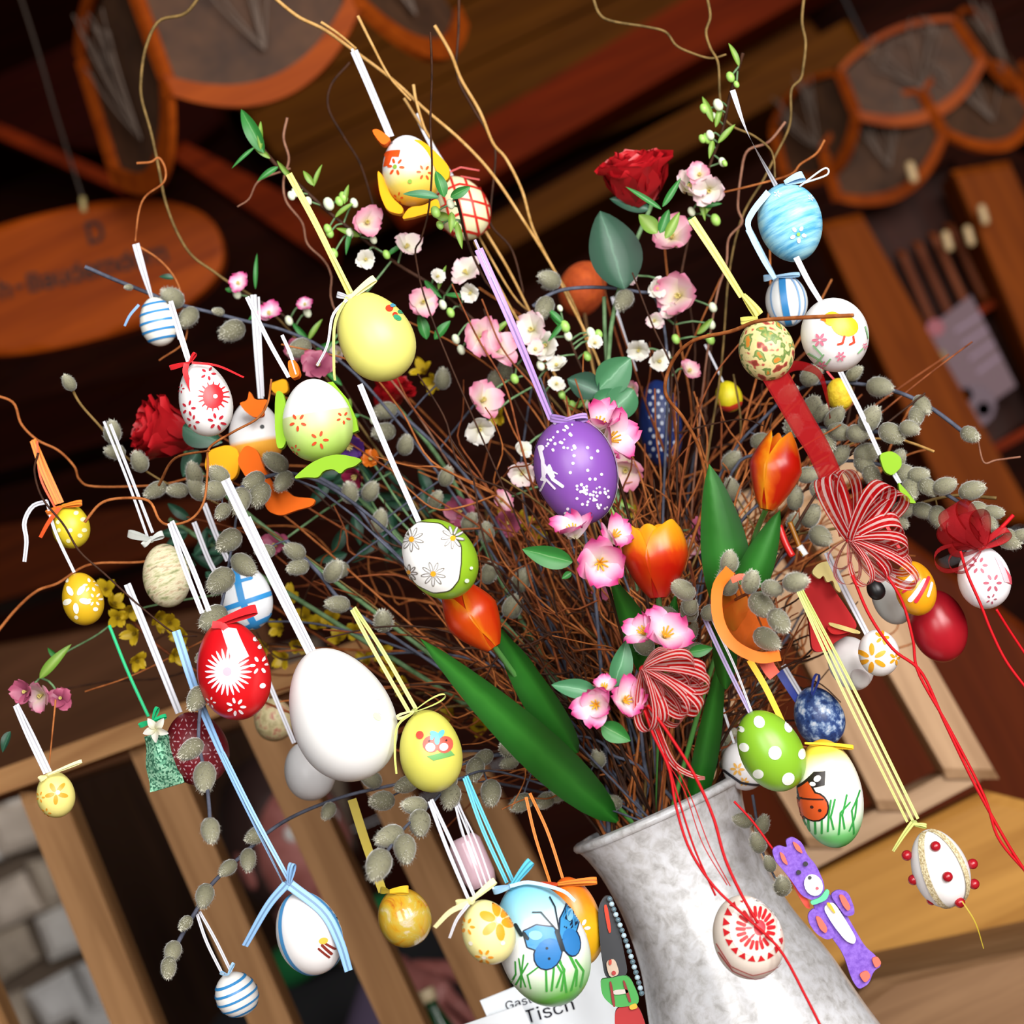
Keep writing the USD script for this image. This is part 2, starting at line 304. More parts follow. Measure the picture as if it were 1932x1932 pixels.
# bench on the other side: upright slats above a solid panel
bench = Thing('bench', 'light oak bench back with open slats over a solid amber panel', 'bench', at=P(1650, 1550, .5))
mesh(bench, 'back_panel', slab([(1390, 1720), (1860, 1492), (2130, 1560), (2260, 1700), (1560, 1960)], .52, .03, .006), M_AMBER, False)
mesh(bench, 'rail', slab([(1380, 1668), (1850, 1422), (1872, 1464), (1398, 1716)], .50, .05, .008), M_BENCHX, False)
for a, b, w in (((1400, 960), (1690, 1530), 30), ((1535, 940), (1838, 1470), 50), ((1310, 1180), (1560, 1600), 32), ((1220, 1280), (1450, 1670), 32)):
    upright(bench, 'slat', a, b, w, w, .49, .04, M_BENCH)
mesh(bench, 'rail', slab([(1330, 955), (1640, 835), (1662, 890), (1350, 1012)], .50, .05, .008), M_BENCHX, False)
mesh(bench, 'seat', slab([(1560, 1935), (1650, 1852), (2200, 1738), (2300, 1830), (1650, 2060)], .34, .16, .01), wood('bench_seat', '6a4a30', '927050'), False)
board('wall_board', 'dark brown boarding behind the bench slats', 'board', [(1300, 1400), (1560, 900), (2100, 1300), (2100, 1750), (1500, 1750)], .95, .03, wood('slot', '421604', '5e2408', 'z', spec=.05))
# posts, brochure rack and flyer
board('post', 'warm brown post with the brochure rack on its right side', 'post', [(1545, 420), (1625, 400), (1960, 985), (1800, 985)], 1.9, .1, M_POST)
board('post', 'bright orange brown post at the far side of the rack', 'post', [(1795, 320), (1905, 300), (2120, 760), (1990, 790)], 1.9, .1, M_POST)
rack = Thing('brochure_rack', 'dark wooden rack with narrow slots behind the flyer', 'rack', at=P(1740, 600, 2.0))
mesh(rack, 'back_board', slab([(1580, 420), (1800, 300), (1990, 760), (1830, 880)], 2.05, .03), wood('rack', '240c04', '3c1608', 'z'), False)
for k in range(6):
    upright(rack, 'slat', (1640 + 30 * k, 505 - 17 * k), (1700 + 32 * k, 652 - 17 * k), 8, 8, 1.99, .02, wood('rack_slat', '5a2408', '7a3a14', 'z'))
mesh(rack, 'shelf', slab([(1690, 668), (1880, 560), (1886, 574), (1696, 684)], 1.97, .07), M_RED, False)
mesh(rack, 'shelf', slab([(1800, 880), (2000, 770), (2006, 786), (1806, 898)], 1.97, .07), M_RED, False)
fly = Thing('flyer', 'pale pink flyer with printed tulips leaning on the rack', 'flyer', at=P(1815, 690, 1.95)); yq = 1.95
mesh(fly, 'sheet', slab([(1722, 642), (1832, 556), (1918, 728), (1806, 806)], yq, .004, .001), plain('70585f', .7), False)
def flat(px, y): return slab(px, y, .001, .0002)
def disc(x, y, r, n=12, sx=1.): return [(x + r * sx * math.cos(a), y + r * math.sin(a)) for a in np.linspace(0, 2 * np.pi, n, endpoint=False)]
for px, c in ((disc(1765, 618, 17), '8a1830'), (disc(1748, 655, 13), '4a5a1c'), (disc(1772, 675, 15), '806818'), (disc(1790, 715, 12), '6a7a38'), (disc(1838, 765, 42), '4a2238'), (disc(1822, 745, 14), 'b05878'), (disc(1856, 772, 14), '803050')):
    mesh(fly, 'print', flat(px, yq - .0015), plain(c, .5), False)
for k in range(4): mesh(fly, 'print', flat([(1800 + k * 14, 622 + k * 26), (1850 + k * 12, 590 + k * 26), (1852 + k * 12, 597 + k * 26), (1803 + k * 14, 629 + k * 26)], yq - .0015), plain('7a5a70', .5), False)
for k, (x, yy, w) in enumerate(((1720, 325, 9), (1787, 455, 8), (1828, 445, 8), (1855, 405, 8))):
    tg = Thing('door_knob', ('pale knob under the two tier lamp', 'pale knob on the dark rack', 'pale knob between rack and bright post', 'pale knob high on the bright post')[k], 'knob', at=P(x, yy, 1.86))
    mesh(tg, 'knob', hull(P(x - 3, yy - 12, 1.86), w * S(1.86), P(x + 4, yy + 12, 1.86), w * S(1.86)), plain('c8a878', .4)); mesh(tg, 'stem', tube(np.linspace(P(x, yy, 1.86), P(x, yy, 1.98), 3), .004), plain('7a5a30', .4))

# table, vase, cards
mesh(None, 'table', box(-1.0, 1.0, -.5, .32, TABLE_Z - .035, TABLE_Z, .006), wood('table_top', '6a4020', '96643a'), False, label='brown wooden table that carries the vase', cat='table')
prof = [(165, 0), (168, 6), (166, 14), (158, 32), (148, 70), (143, 110), (141, 150), (143, 192), (152, 262), (168, 320), (183, 375), (200, 470), (216, 545), (232, 640), (240, 740), (232, 850), (205, 960), (170, 1060), (150, 1110), (150, 1158)]
s0 = S(0.0); outer = [(r * s0, -d * s0) for r, d in prof]; zb = TABLE_Z - RIM[2]; outer[-1] = (outer[-1][0], zb); outer[-2] = (outer[-2][0], zb + .01)
inner = [(max(r - .006, .003), z) for r, z in outer[:-2]] ; inner = [(outer[0][0] - .0045, outer[0][1] + .001)] + inner[1:]
prof3 = [(0.0, zb + .012)] + inner[::-1] + outer + [(0, zb)]
p2 = V(spline(np.c_[V(prof3), np.zeros(len(prof3))], 150))[:, :2]; p2[:, 0] = np.maximum(p2[:, 0], 0.0)
vase = Thing('vase', 'tall white crackle glazed vase holding the whole bouquet', 'vase', at=(RIM[0], RIM[1], TABLE_Z))
g = lathe([tuple(a) for a in p2], RIM, 72)
M_VASE = noisy('vase_glaze', [(.3, 'a4a2a2'), (.44, 'bebebf'), (.56, 'cdced2'), (.75, 'd8dbe0')], 150, rough=.22, detail=9.0, distort=.4, bump=.04)
mesh(vase, 'body', (g[0], g[1], g[2]), M_VASE)
mesh(vase, 'rim', tube(V([[RIM[0] + .0515 * math.cos(a), RIM[1] + .0515 * math.sin(a), RIM[2] - .002] for a in np.linspace(0, 2 * np.pi, 65)]), .0026, 8), M_VASE)
import meshkit
def card(label, px, y, lines, name='table_card'):
    t = Thing(name, label, 'card', at=P(*px[0], y)); mesh(t, 'sheet', slab(px, y, .0015, .0003), plain('e8eef4', .5), False)
    for txt, h, x, yy in lines:
        m = meshkit.text_mesh(txt, h * S(y), .0002); v = V(m.vertices); sl = math.radians(17)
        ex = unit(P(x + 100 * math.cos(sl), yy - 100 * math.sin(sl), y) - P(x, yy, y)); ez = unit(np.cross(ex, V([0, 1., 0]))) * -1
        ez = ez if ez[2] > 0 else -ez
        m.vertices = P(x, yy, y) - V([0, .0006, 0]) + v[:, :1] * ex * 1.15 + v[:, 1:2] * ez; mesh(t, 'lettering', m, plain('7480bc', .6), False)
    return t
def down(px, y):  # outline reaching to the table top
    q = P(*px, y); q = V([q[0], y, TABLE_Z + .001]); d = q - CAM; k = FP / d.dot(F); return 966 + d.dot(R) * k, 966 - d.dot(U) * k
ca = (905, 1888); cb = (1150, 1790)
card('white table card with blue lettering standing behind the butterfly egg', [ca, cb, down(cb, .05), down(ca, .05)], .05, [('Gast', 15, 955, 1906), ('Tisch', 24, 992, 1932)])
cc = (840, 1945); cd = (985, 1895)
card('plain white card in front of the lettered table card', [cc, cd, down(cd, .03), down(cc, .03)], .03, [])
# ---------------------------------------------------------------- hanging eggs
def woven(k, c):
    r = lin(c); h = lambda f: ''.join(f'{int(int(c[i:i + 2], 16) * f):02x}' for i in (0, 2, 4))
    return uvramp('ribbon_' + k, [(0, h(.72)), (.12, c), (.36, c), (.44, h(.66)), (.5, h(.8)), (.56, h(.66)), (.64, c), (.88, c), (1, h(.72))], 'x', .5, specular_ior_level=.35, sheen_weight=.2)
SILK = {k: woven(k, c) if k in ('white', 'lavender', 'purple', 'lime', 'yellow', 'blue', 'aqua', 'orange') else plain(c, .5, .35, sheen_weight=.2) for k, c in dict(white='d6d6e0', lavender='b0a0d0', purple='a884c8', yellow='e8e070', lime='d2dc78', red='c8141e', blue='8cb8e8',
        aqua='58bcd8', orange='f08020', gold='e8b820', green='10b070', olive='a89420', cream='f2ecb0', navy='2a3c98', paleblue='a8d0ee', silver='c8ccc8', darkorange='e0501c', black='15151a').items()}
def blob(cx, cy, rx, ry=None, rot=0, n=14):
    return affinity.rotate(affinity.scale(Point(cx, cy).buffer(1, n // 4 + 1), rx, ry or rx), rot)
def bloom(cx, cy, r, n=5, rot=0, w=.42, gap=.12):
    """petals of a painted flower"""
    return unary_union([affinity.rotate(blob(cx + r * (.5 + gap), cy, r * .5 * (1 - gap), r * w * .5), rot + 360 * k / n, origin=(cx, cy)) for k in range(n)])
def line(px, w): return LineString(px).buffer(w / 2, 3)
class Egg:
    def __init__(e, c, L, W, tilt=-24, y=0., k=.12, lean=0.):
        e.y, e.s, e.c = y, S(y), P(*c, y); e.px = V(c, float); e.L, e.W, e.k = L * e.s, W * e.s, k
        a = math.radians(tilt); e.A = unit(R * math.sin(a) + U * math.cos(a) - F * lean); e.X = unit(np.cross(e.A, F)); e.Y = np.cross(e.A, e.X)
    def rad(e, t): return e.W / 2 * np.sqrt(np.maximum(1 - t * t, 0)) * (1 - e.k * t) / (1 + .08 * abs(e.k))
    def shell(e, n=40, m=30):
        t = -np.cos(np.linspace(0, np.pi, m)); a = np.linspace(0, 2 * np.pi, n, endpoint=False)
        v = [e.c + e.A * x * e.L / 2 + e.rad(x) * (math.cos(b) * e.X + math.sin(b) * e.Y) for x in t for b in a]
        v, f, uv = grid(v, n, m, True); uv[:, 1] = np.repeat((t + 1) / 2, n); return v, f[:, ::-1], uv
    def inside(e, p):
        q = p - e.c; z = q @ e.A / (e.L / 2); return (np.abs(z) < 1) & (np.linalg.norm(q - np.outer(q @ e.A, e.A), axis=1) < e.rad(np.clip(z, -1, 1)))
    def proj(e, xy, lift=.00025):
        """pixels to points on the front of the shell"""
        d = V(xy, float) - e.px; o = e.c + (d[:, :1] * R - d[:, 1:2] * U) * e.s; bad = ~e.inside(o)
        for _ in range(14):
            o[bad] = e.c + (o[bad] - e.c) * .965; bad = ~e.inside(o)
        lo, hi = np.zeros(len(o)), np.full(len(o), max(e.L, e.W))
        for _ in range(22):
            mid = (lo + hi) / 2; i = e.inside(o - F * mid[:, None]); lo = np.where(i, mid, lo); hi = np.where(i, hi, mid)
        p = o - F * lo[:, None]; return p + unit(p - e.c) * lift
    def decal(e, shape, lift=.0003, edge=None):
        out = []
        for g in getattr(shape, 'geoms', [shape]):
            if g.is_empty or g.area < .5: continue
            v, f = trimesh.creation.triangulate_polygon(g.simplify(.25), engine='earcut')
            v, f = trimesh.remesh.subdivide_to_size(np.c_[v, np.zeros(len(v))], f, edge or max(6, min(e.L, e.W) / e.s / 11))
            q = e.proj(v[:, :2], lift); n = np.cross(q[f[:, 1]] - q[f[:, 0]], q[f[:, 2]] - q[f[:, 0]])
            if len(n) and (n @ F).sum() > 0: f = f[:, ::-1]
            out.append((q, f))
        return cat_mesh(out)[:2] if out else None
    def ring(e, t, w, lift=.0004):
        """a band round the egg at axis position t (-1..1), w wide in the same unit"""
        a = np.linspace(0, 2 * np.pi, 48, endpoint=False); v = []
        for x in (t - w / 2, t, t + w / 2):
            for b in a: v.append(e.c + e.A * x * e.L / 2 + (e.rad(x) + lift) * (math.cos(b) * e.X + math.sin(b) * e.Y))
        v, f, uv = grid(v, 48, 3, True); return v, f[:, ::-1], uv
    def meridian(e, ang, w, lift=.0006, t0=-.995, t1=.995):
        """a band from pole to pole at angle ang about the axis (0 = facing the camera)"""
        t = -np.cos(np.linspace(math.acos(-t0), math.acos(-t1), 24)); b0 = math.radians(ang); v = []
        D = -e.Y * 0 + 0; front = unit(-F + e.A * (F @ e.A)); sidev = unit(np.cross(front, e.A))
        for x in t:
            for q in (-.5, 0, .5):
                r = e.rad(x) + lift; b = b0 + q * w * e.s / max(r, w * e.s * .6); v.append(e.c + e.A * x * e.L / 2 * 1.002 + r * (math.cos(b) * front - math.sin(b) * sidev))
        return grid(v, 3, len(t))
    def top(e, s=1.): return e.c + e.A * e.L / 2 * s
def hang(t, px, w, mat, y, strands=1, gap=0, twist=0.5, name='hanging_ribbon'):
    for k in range(strands):
        o = (k - (strands - 1) / 2) * gap
        p = pts([(a[0] + o * (.3 if i == 0 else 1), a[1] - o * .3) for i, a in enumerate(px)], y + .002 * k, None, 16); mesh(t, name, strip(p, w * S(y), twist, -.15 * k), mat)
def loop(t, c, y, ang, ln, wd, rw, mat, face=0.6, name='bow_loop'):
    """a ribbon loop leaving c at image angle ang (0 right, 90 up), ln long, wd open, ribbon rw wide (pixels)"""
    a = math.radians(ang); s = S(y); d = R * math.cos(a) + U * math.sin(a); q = -R * math.sin(a) + U * math.cos(a); o = P(*c, y)
    th = np.linspace(0, 2 * np.pi, 28); x = (1 - np.cos(th)) / 2; z = np.sin(th) * (.35 + .65 * x)
    nf = unit(-F * face + q * (1 - face)); p = o + s * (np.outer(x * ln, d) + np.outer(z * wd / 2, nf)); 
    up = np.cross(d, nf); v = p[:, None] + (np.linspace(-.5, .5, 5)[None, :, None] * rw * s) * (up * (1 if True else 0))[None, None, :] * (.5 + .5 * x[:, None, None]); mesh(t, name, grid(v, 5, len(p)), mat)
def tail(t, px, w, mat, y, twist=.6, name='bow_tail', y1=None): mesh(t, name, strip(pts(px, y, y1, 14), w * S(y), twist, .2), mat)
def knot(t, c, y, r, mat): mesh(t, 'knot', trimesh.Trimesh(*(lambda m: (V(m.vertices) * V([1, .7, .8]) * r * S(y) + P(*c, y), m.faces))(trimesh.creation.icosphere(2, 1)), process=False), mat)
EGGS = {}
def egg(key, label, c, L, W, tilt=-24, y=0., k=.12, mat=None, decals=(), ribs=(), lean=0., name='easter_egg', cat='egg ornament', loops=(), tails=(), knots=(), group=None):
    e = Egg(c, L, W, tilt, y, k, lean); t = Thing(name, label, cat, at=e.c, group=group); e.t = t; mesh(t, 'shell', e.shell(), mat)
    for i, d in enumerate(decals):
        nm, col, sh = d[:3]; q = e.decal(sh, .0003 + .00012 * i)
        if q is not None: mesh(t, nm, q, col if not isinstance(col, str) else plain(col, .4), True)
    for r in ribs: hang(t, *r[:3], y if len(r) < 5 or r[4] is None else r[4], *(r[3] if len(r) > 3 else ()))
    for l in loops: loop(t, l[0], y + l[6] if len(l) > 6 else y - .01, *l[1:6])
    for l in tails: tail(t, l[0], l[1], l[2], y - .012)
    for q in knots: knot(t, q[0], y - .008, q[1], q[2])
    EGGS[key] = e; return e
W_, PEARL = plain('e6e4e4', .38), plain('f0eef0', .3)
sk = SILK
egg('goose', 'largest plain white egg hanging on long white ribbons', (643, 1347), 262, 194, -24, -.13, .14, plain('e9e9e8', .42),
    [('flower_print', 'e8eef0', unary_union([blob(716, 1312, 7, 4), blob(722, 1335, 9, 6, 40)])), ('leaf_print', 'd0e8b8', blob(715, 1345, 9, 5, 50))],
    [([(425, 905), (500, 1060), (586, 1232)], 19, sk['white']), ([(470, 975), (530, 1100), (594, 1228)], 6, sk['white'])])
e = egg('bigyellow', 'large plain yellow egg with a small flower and a cream bow', (707, 634), 182, 142, -30, -.10, .12, plain('e6e278', .4),
    [('flower_print', 'd84028', unary_union([blob(737, 585, 7), blob(748, 597, 5)])), ('leaf_print', '3a9a70', unary_union([blob(752, 603, 8, 5, 30), blob(757, 590, 5, 4)])), ('print', '4aa8c8', blob(743, 578, 6, 4, -40))],
    [([(545, 328), (600, 430), (660, 556)], 13, sk['yellow'], (1, 0, .7)), ([(556, 350), (612, 450), (664, 552)], 6, sk['lime'], (1, 0, .3))],
    loops=[((660, 562), 38, 62, 12, 17, sk['cream']), ((660, 562), 165, 26, 10, 12, sk['white'])], tails=[([(655, 565), (628, 595), (618, 650), (598, 690)], 6, sk['white']), ([(655, 560), (632, 610), (630, 690), (632, 718)], 6, sk['lime'])], knots=[((661, 562), 10, sk['cream'])])
rd = random.Random(3)
dots = [blob(1030 + rd.uniform(0, 55), 812 + rd.uniform(-14, 40), rd.uniform(1.8, 3.2)) for _ in range(26)] + [blob(1085 + rd.uniform(0, 62), 915 + rd.uniform(0, 45), rd.uniform(1.8, 3.2)) for _ in range(40)] + [blob(x, y, 3) for x, y in ((1082, 848), (1081, 862), (1079, 876), (1074, 893), (1106, 847), (1125, 853), (1113, 866), (1106, 889), (1132, 896), (1070, 960), (1066, 968), (1128, 958), (1110, 905), (1120, 905))]
hare = [line([(1018, 845), (1024, 870), (1026, 905)], 7), line([(1026, 878), (1042, 905), (1060, 918)], 6), line([(1022, 905), (1036, 880), (1044, 900)], 5), line([(1020, 925), (1030, 905), (1046, 922)], 4), blob(1021, 847, 6), line([(1030, 885), (1050, 895)], 3)]
egg('purple', 'purple egg with white dots and a painted white hare', (1087, 890), 205, 156, -16, -.14, -.05, plain('7c4aa2', .38),
    [('dot_print', 'efe6f6', unary_union(dots)), ('hare_print', 'efe6f6', unary_union(hare))],
    [([(903, 470), (965, 610), (1040, 792)], 17, sk['purple'], (1, 0, .8)), ([(896, 452), (960, 600), (1030, 770)], 5, sk['lavender'])],
    loops=[((1085, 795), 172, 48, 16, 14, sk['purple']), ((1060, 795), 10, 50, 20, 14, sk['purple'])])
e = EGGS['purple']; mesh(e.t, 'ribbon_band', e.meridian(78, 10), sk['lavender']); mesh(e.t, 'ribbon_band', e.meridian(-92, 10), sk['purple'])
def daisy(x, y, r): return bloom(x, y, r, 9, 12, .30, .14)
wp = affinity.rotate(affinity.scale(Polygon([(770, 1008), (790, 990), (830, 993), (850, 1010), (866, 1030), (866, 1060), (862, 1090), (848, 1108), (820, 1112), (790, 1098), (770, 1070), (763, 1035)]).buffer(-16).buffer(20), 1, 1), 0)
egg('daisy', 'green egg with white front and painted daisies above the orange tulip', (830, 1054), 162, 134, -36, -.16, .05, plain('86b022', .35),
    [('dark_outline', '3a3a1e', wp.buffer(2.6)), ('white_patch', 'f2f2f0', wp), ('daisy_outline', '7a746c', unary_union([daisy(780, 1018, 22), daisy(855, 1014, 21), daisy(820, 1081, 22), bloom(775, 1080, 16, 8)])),
     ('daisy_print', 'e4e4e6', unary_union([bloom(780, 1018, 19, 9, 12, .2, .2), bloom(855, 1014, 18, 9, 12, .2, .2), bloom(820, 1081, 19, 9, 12, .2, .2), bloom(775, 1080, 13, 8, 0, .2, .2)])),
     ('daisy_centre', 'e8a020', unary_union([blob(780, 1018, 5), blob(855, 1016, 5), blob(820, 1080, 5), blob(774, 1078, 4)])), ('dot_print', 'd8e8d0', unary_union([blob(880, 1093, 4), blob(888, 1070, 3), blob(800, 1122, 3)]))],
    [([(679, 725), (735, 860), (790, 984)], 11, sk['white'], (1, 0, .4))])
# the chicken eggs: felt wings, beak, comb, feet
def felt(t, name, px, y, th, m, depth=None):
    mesh(t, name, extr(px, y, th), m, False)
rnd_edge = True
def extr(px, y, th, bev=.0):
    """a flat cut-out of any outline standing at depth y"""
    if not hasattr(px, 'geom_type'):
        q = V(px, float)
        for _ in range(3 if rnd_edge else 0): nx = np.roll(q, -1, 0); q = np.stack([.8 * q + .2 * nx, .2 * q + .8 * nx], 1).reshape(-1, 2)
        px = Polygon(q)
    g = px
    g = g.buffer(0); out = []
    for h in getattr(g, 'geoms', [g]):
        m = trimesh.creation.extrude_polygon(h.simplify(.2), 1.0, engine='earcut'); v = V(m.vertices)
        q = V([P(a, b, y) for a, b in v[:, :2]]) + (v[:, 2:] * th) * V([0, 1., 0]); f = V(m.faces); mm = trimesh.Trimesh(q, f, process=False)
        if mm.volume < 0: mm.invert()
        out.append(mm)
    return trimesh.util.concatenate(out)
def spray(c, r, n=5, rot=0, w=.3): return bloom(c[0], c[1], r, n, rot, .36, .3)
e = egg('limechick', 'lime green and white egg with green felt wings and feet', (598, 793), 160, 136, -10, -.12, .14, uvramp('lime_shell', [(0, '9cc83c'), (.3, 'bcd878'), (.575, 'd2e0a0'), (.585, 'eceff0'), (1, 'f0f2f4')], rough=.4),
    [('flower_print', 'e0502c', unary_union([spray((568, 799), 15, 5, 20), spray((608, 832), 15, 5, 0), spray((651, 790), 11, 5, 10), spray((560, 850), 9, 5, 0)]))],
    [([(466, 560), (505, 640), (545, 712)], 9, sk['white']), ([(532, 632), (548, 668), (560, 706)], 7, sk['white'])])
M_GF, M_OF, M_YF = plain('80ac26', .75, .2), plain('ee6a12', .75, .2), plain('eea412', .75, .2)
felt(e.t, 'felt_wing', [(519, 738), (533, 738), (540, 765), (541, 830), (534, 846), (522, 846), (518, 800)], -.125, .006, M_GF)
felt(e.t, 'felt_wing', Polygon([(614, 722), (628, 720), (655, 752), (672, 790), (676, 812), (662, 818), (655, 790), (640, 755)]), -.12, .006, M_GF)
felt(e.t, 'felt_feet', [(550, 904), (585, 874), (610, 862), (640, 856), (686, 866), (670, 880), (652, 884), (642, 895), (628, 884), (610, 888), (600, 902), (578, 900)], -.14, .005, M_GF)
felt(e.t, 'felt_beak', [(541, 680), (558, 678), (567, 708), (548, 716)], -.12, .008, M_OF)
e = egg('orangechick', 'white chicken shaped egg with orange felt comb and feet', (482, 818), 130, 104, -10, -.02, .16, uvramp('orange_shell', [(0, 'e88c14'), (.35, 'f0b040'), (.42, 'f0f0f0'), (1, 'f0f0f2')], rough=.4),
    [('eye', '101014', blob(500, 807, 4))], [([(478, 556), (484, 650), (492, 752)], 12, sk['white']), ([(488, 560), (492, 650), (497, 748)], 4, sk['white'])])
felt(e.t, 'felt_comb', [(450, 760), (467, 756), (470, 735), (480, 755), (508, 753), (496, 770), (498, 785), (480, 788), (464, 778)], -.05, .005, M_OF)
felt(e.t, 'felt_wing', [(385, 880), (392, 850), (430, 838), (452, 850), (448, 900), (420, 912), (398, 905)], -.03, .006, M_YF)
felt(e.t, 'felt_feet', [(445, 870), (462, 838), (486, 848), (498, 885), (520, 920), (540, 925), (555, 938), (596, 940), (590, 955), (560, 962), (530, 974), (505, 965), (495, 940), (470, 910)], -.055, .005, M_OF)
felt(e.t, 'felt_wing', [(505, 725), (540, 712), (545, 740), (520, 745)], .0, .006, M_YF)
e = egg('topchick', 'white and yellow chicken egg with orange beak hung highest', (775, 322), 138, 112, -14, -.04, .12, uvramp('topchick_shell', [(0, 'e8ac14'), (.3, 'ecd060'), (.5, 'ece8c0'), (.58, 'f0f0f2'), (1, 'f2f2f6')], rough=.4),
    [('flower_print', 'e8541c', unary_union([spray((749, 322), 15, 6, 10), spray((803, 333), 13, 6, 0), spray((752, 378), 9, 5, 0)])), ('print', 'e8541c', Polygon([(722, 288), (758, 290), (755, 304), (742, 302), (736, 318), (724, 318), (728, 300)])), ('eye', '707078', blob(739, 272, 3)), ('dot_print', '8ab040', unary_union([blob(748, 322, 4), blob(776, 350, 4)]))],
    [([(668, 96), (698, 165), (737, 258)], 15, sk['white'], (1, 0, .3)), ([(664, 92), (700, 180), (733, 256)], 5, sk['white'])])
felt(e.t, 'felt_beak', [(700, 246), (712, 242), (740, 262), (722, 276)], -.05, .008, M_OF)
felt(e.t, 'felt_wing', [(778, 262), (800, 266), (848, 312), (848, 335), (836, 345), (812, 300), (792, 280)], -.05, .006, M_YF)
felt(e.t, 'felt_wing', [(711, 320), (722, 330), (738, 372), (762, 392), (758, 405), (730, 398), (716, 366)], -.045, .006, M_YF)
felt(e.t, 'felt_feet', [(756, 414), (772, 390), (800, 388), (826, 372), (832, 398), (806, 402), (780, 410)], -.05, .005, M_YF)
lat = []
for i in range(-3, 4): lat += [line([(815, 375 + i * 29), (868, 352 + i * 29), (925, 362 + i * 29)], 4.6), line([(868 + i * 27 - 20, 330), (868 + i * 25, 390), (872 + i * 25 + 10, 455)], 4.6)]
egg('lattice', 'cream egg with red lattice lines behind the green leaves', (871, 392), 130, 102, -30, .02, .1, plain('ece6b8', .4), [('lattice_print', 'cc2a22', unary_union(lat))], [([(785, 215), (815, 275), (852, 332)], 10, sk['white'])])
e = egg('redflower', 'white egg with a red painted flower and red bow', (387, 753), 145, 102, -13, -.12, .12, W_,
    [('flower_print', 'd2202a', unary_union([blob(408, 750, 18, 23), bloom(408, 750, 27, 16, 0, .12, .1)])), ('dot_print', 'c02838', unary_union([spray((397, 707), 12, 5), spray((362, 772), 13, 5), spray((369, 798), 12, 5), spray((414, 797), 14, 6, 15), spray((345, 735), 8, 5)])), ('flower_centre', 'e8e0e0', blob(412, 750, 4))],
    [([(322, 572), (340, 630), (357, 684)], 12, sk['white'])], loops=[((358, 684), 195, 40, 10, 9, sk['red']), ((358, 684), 60, 22, 10, 8, sk['red'])], tails=[([(352, 686), (350, 705), (362, 738)], 11, sk['red']), ([(362, 684), (410, 690), (460, 712)], 5, sk['red'])])
def stripes(e, ts, w, mat, name='painted_stripe'):
    for t in ts: mesh(e.t, name, e.ring(t, w), mat)
M_BL = plain('3486c4', .4)
e = egg('stripeL', 'small white egg with blue rings by the oval sign', (298, 607), 96, 70, -13, -.02, .1, plain('ecebe2', .4), [], [([(256, 460), (270, 510), (286, 562)], 14, sk['white'], (1, 0, 1.2)), ([(322, 568), (330, 600), (340, 640)], 9, sk['white'])], tails=[([(262, 575), (245, 595), (235, 615)], 5, sk['blue'])])
stripes(e, (-.72, -.38, -.02, .36, .72), .09, M_BL)
e = egg('orangecord', 'small yellow egg with white spots and orange raffia cord', (133, 992), 88, 72, -14, -.06, .1, plain('d8c22c', .4), [('dot_print', 'ece8b8', unary_union([blob(x, y, 4) for x, y in ((148, 968), (160, 980), (116, 985), (118, 1000), (135, 1020), (156, 1010), (163, 1000), (140, 1000))]))],
    [([(62, 830), (85, 890), (112, 950)], 10, sk['orange'], (2, 8)), ([(70, 832), (76, 900), (104, 958)], 4, sk['darkorange'])], loops=[((118, 955), 10, 38, 10, 12, sk['orange']), ((118, 955), 205, 34, 10, 12, sk['orange'])], tails=[([(112, 958), (92, 985), (76, 1014)], 8, sk['darkorange'])])
egg('goldflower', 'small golden egg with white painted flowers on a curled white ribbon', (156, 1130), 102, 78, -14, -.07, .08, plain('d2a81e', .4),
    [('flower_print', 'f0ecd8', unary_union([bloom(150, 1128, 26, 5, 15, .42, .2), spray((176, 1103), 12, 6), spray((184, 1130), 11, 6), blob(130, 1095, 4), blob(150, 1163, 4), blob(185, 1148, 4)]))],
    [([(88, 945), (105, 1005), (140, 1080)], 6, sk['white'])], tails=[([(90, 946), (62, 955), (46, 985), (50, 1020), (46, 1060)], 9, sk['white'])])
M_PAPER = noisy('paper_wrap', [(.3, '6a7a48'), (.42, 'b8b48a'), (.52, 'd8d0b0'), (.6, 'c0a888'), (.72, '4a7a5a')], 110, (1, 1, 3.5), rough=.7, detail=6.)
e = egg('paper', 'egg wrapped in mottled green and beige paper with a silver bow', (314, 1086), 122, 90, -8, -.06, .05, M_PAPER, [], [([(196, 795), (240, 905), (278, 1012)], 5, sk['white']), ([(208, 800), (255, 920), (288, 1005)], 6, sk['white'])],
    loops=[((285, 1018), 165, 46, 16, 14, sk['silver']), ((285, 1018), 25, 26, 14, 14, sk['silver']), ((285, 1018), 215, 20, 12, 10, sk['silver'])], knots=[((285, 1018), 8, sk['silver'])])
e = egg('plaid', 'white egg with crossing blue painted bands behind the red egg', (465, 1126), 128, 96, -14, -.03, .1, plain('eef2f8', .35), [('vertical_band', '3494d8', line([(446, 1066), (462, 1130), (492, 1196)], 13)), ('cross_band', '3494d8', unary_union([line([(420, 1150), (465, 1135), (515, 1118)], 9), line([(440, 1100), (478, 1090)], 6), line([(448, 1192), (515, 1162)], 9)]))],
    [([(385, 950), (408, 1010), (430, 1058)], 11, sk['white']), ([(366, 985), (392, 1052), (412, 1090)], 10, sk['white'])])
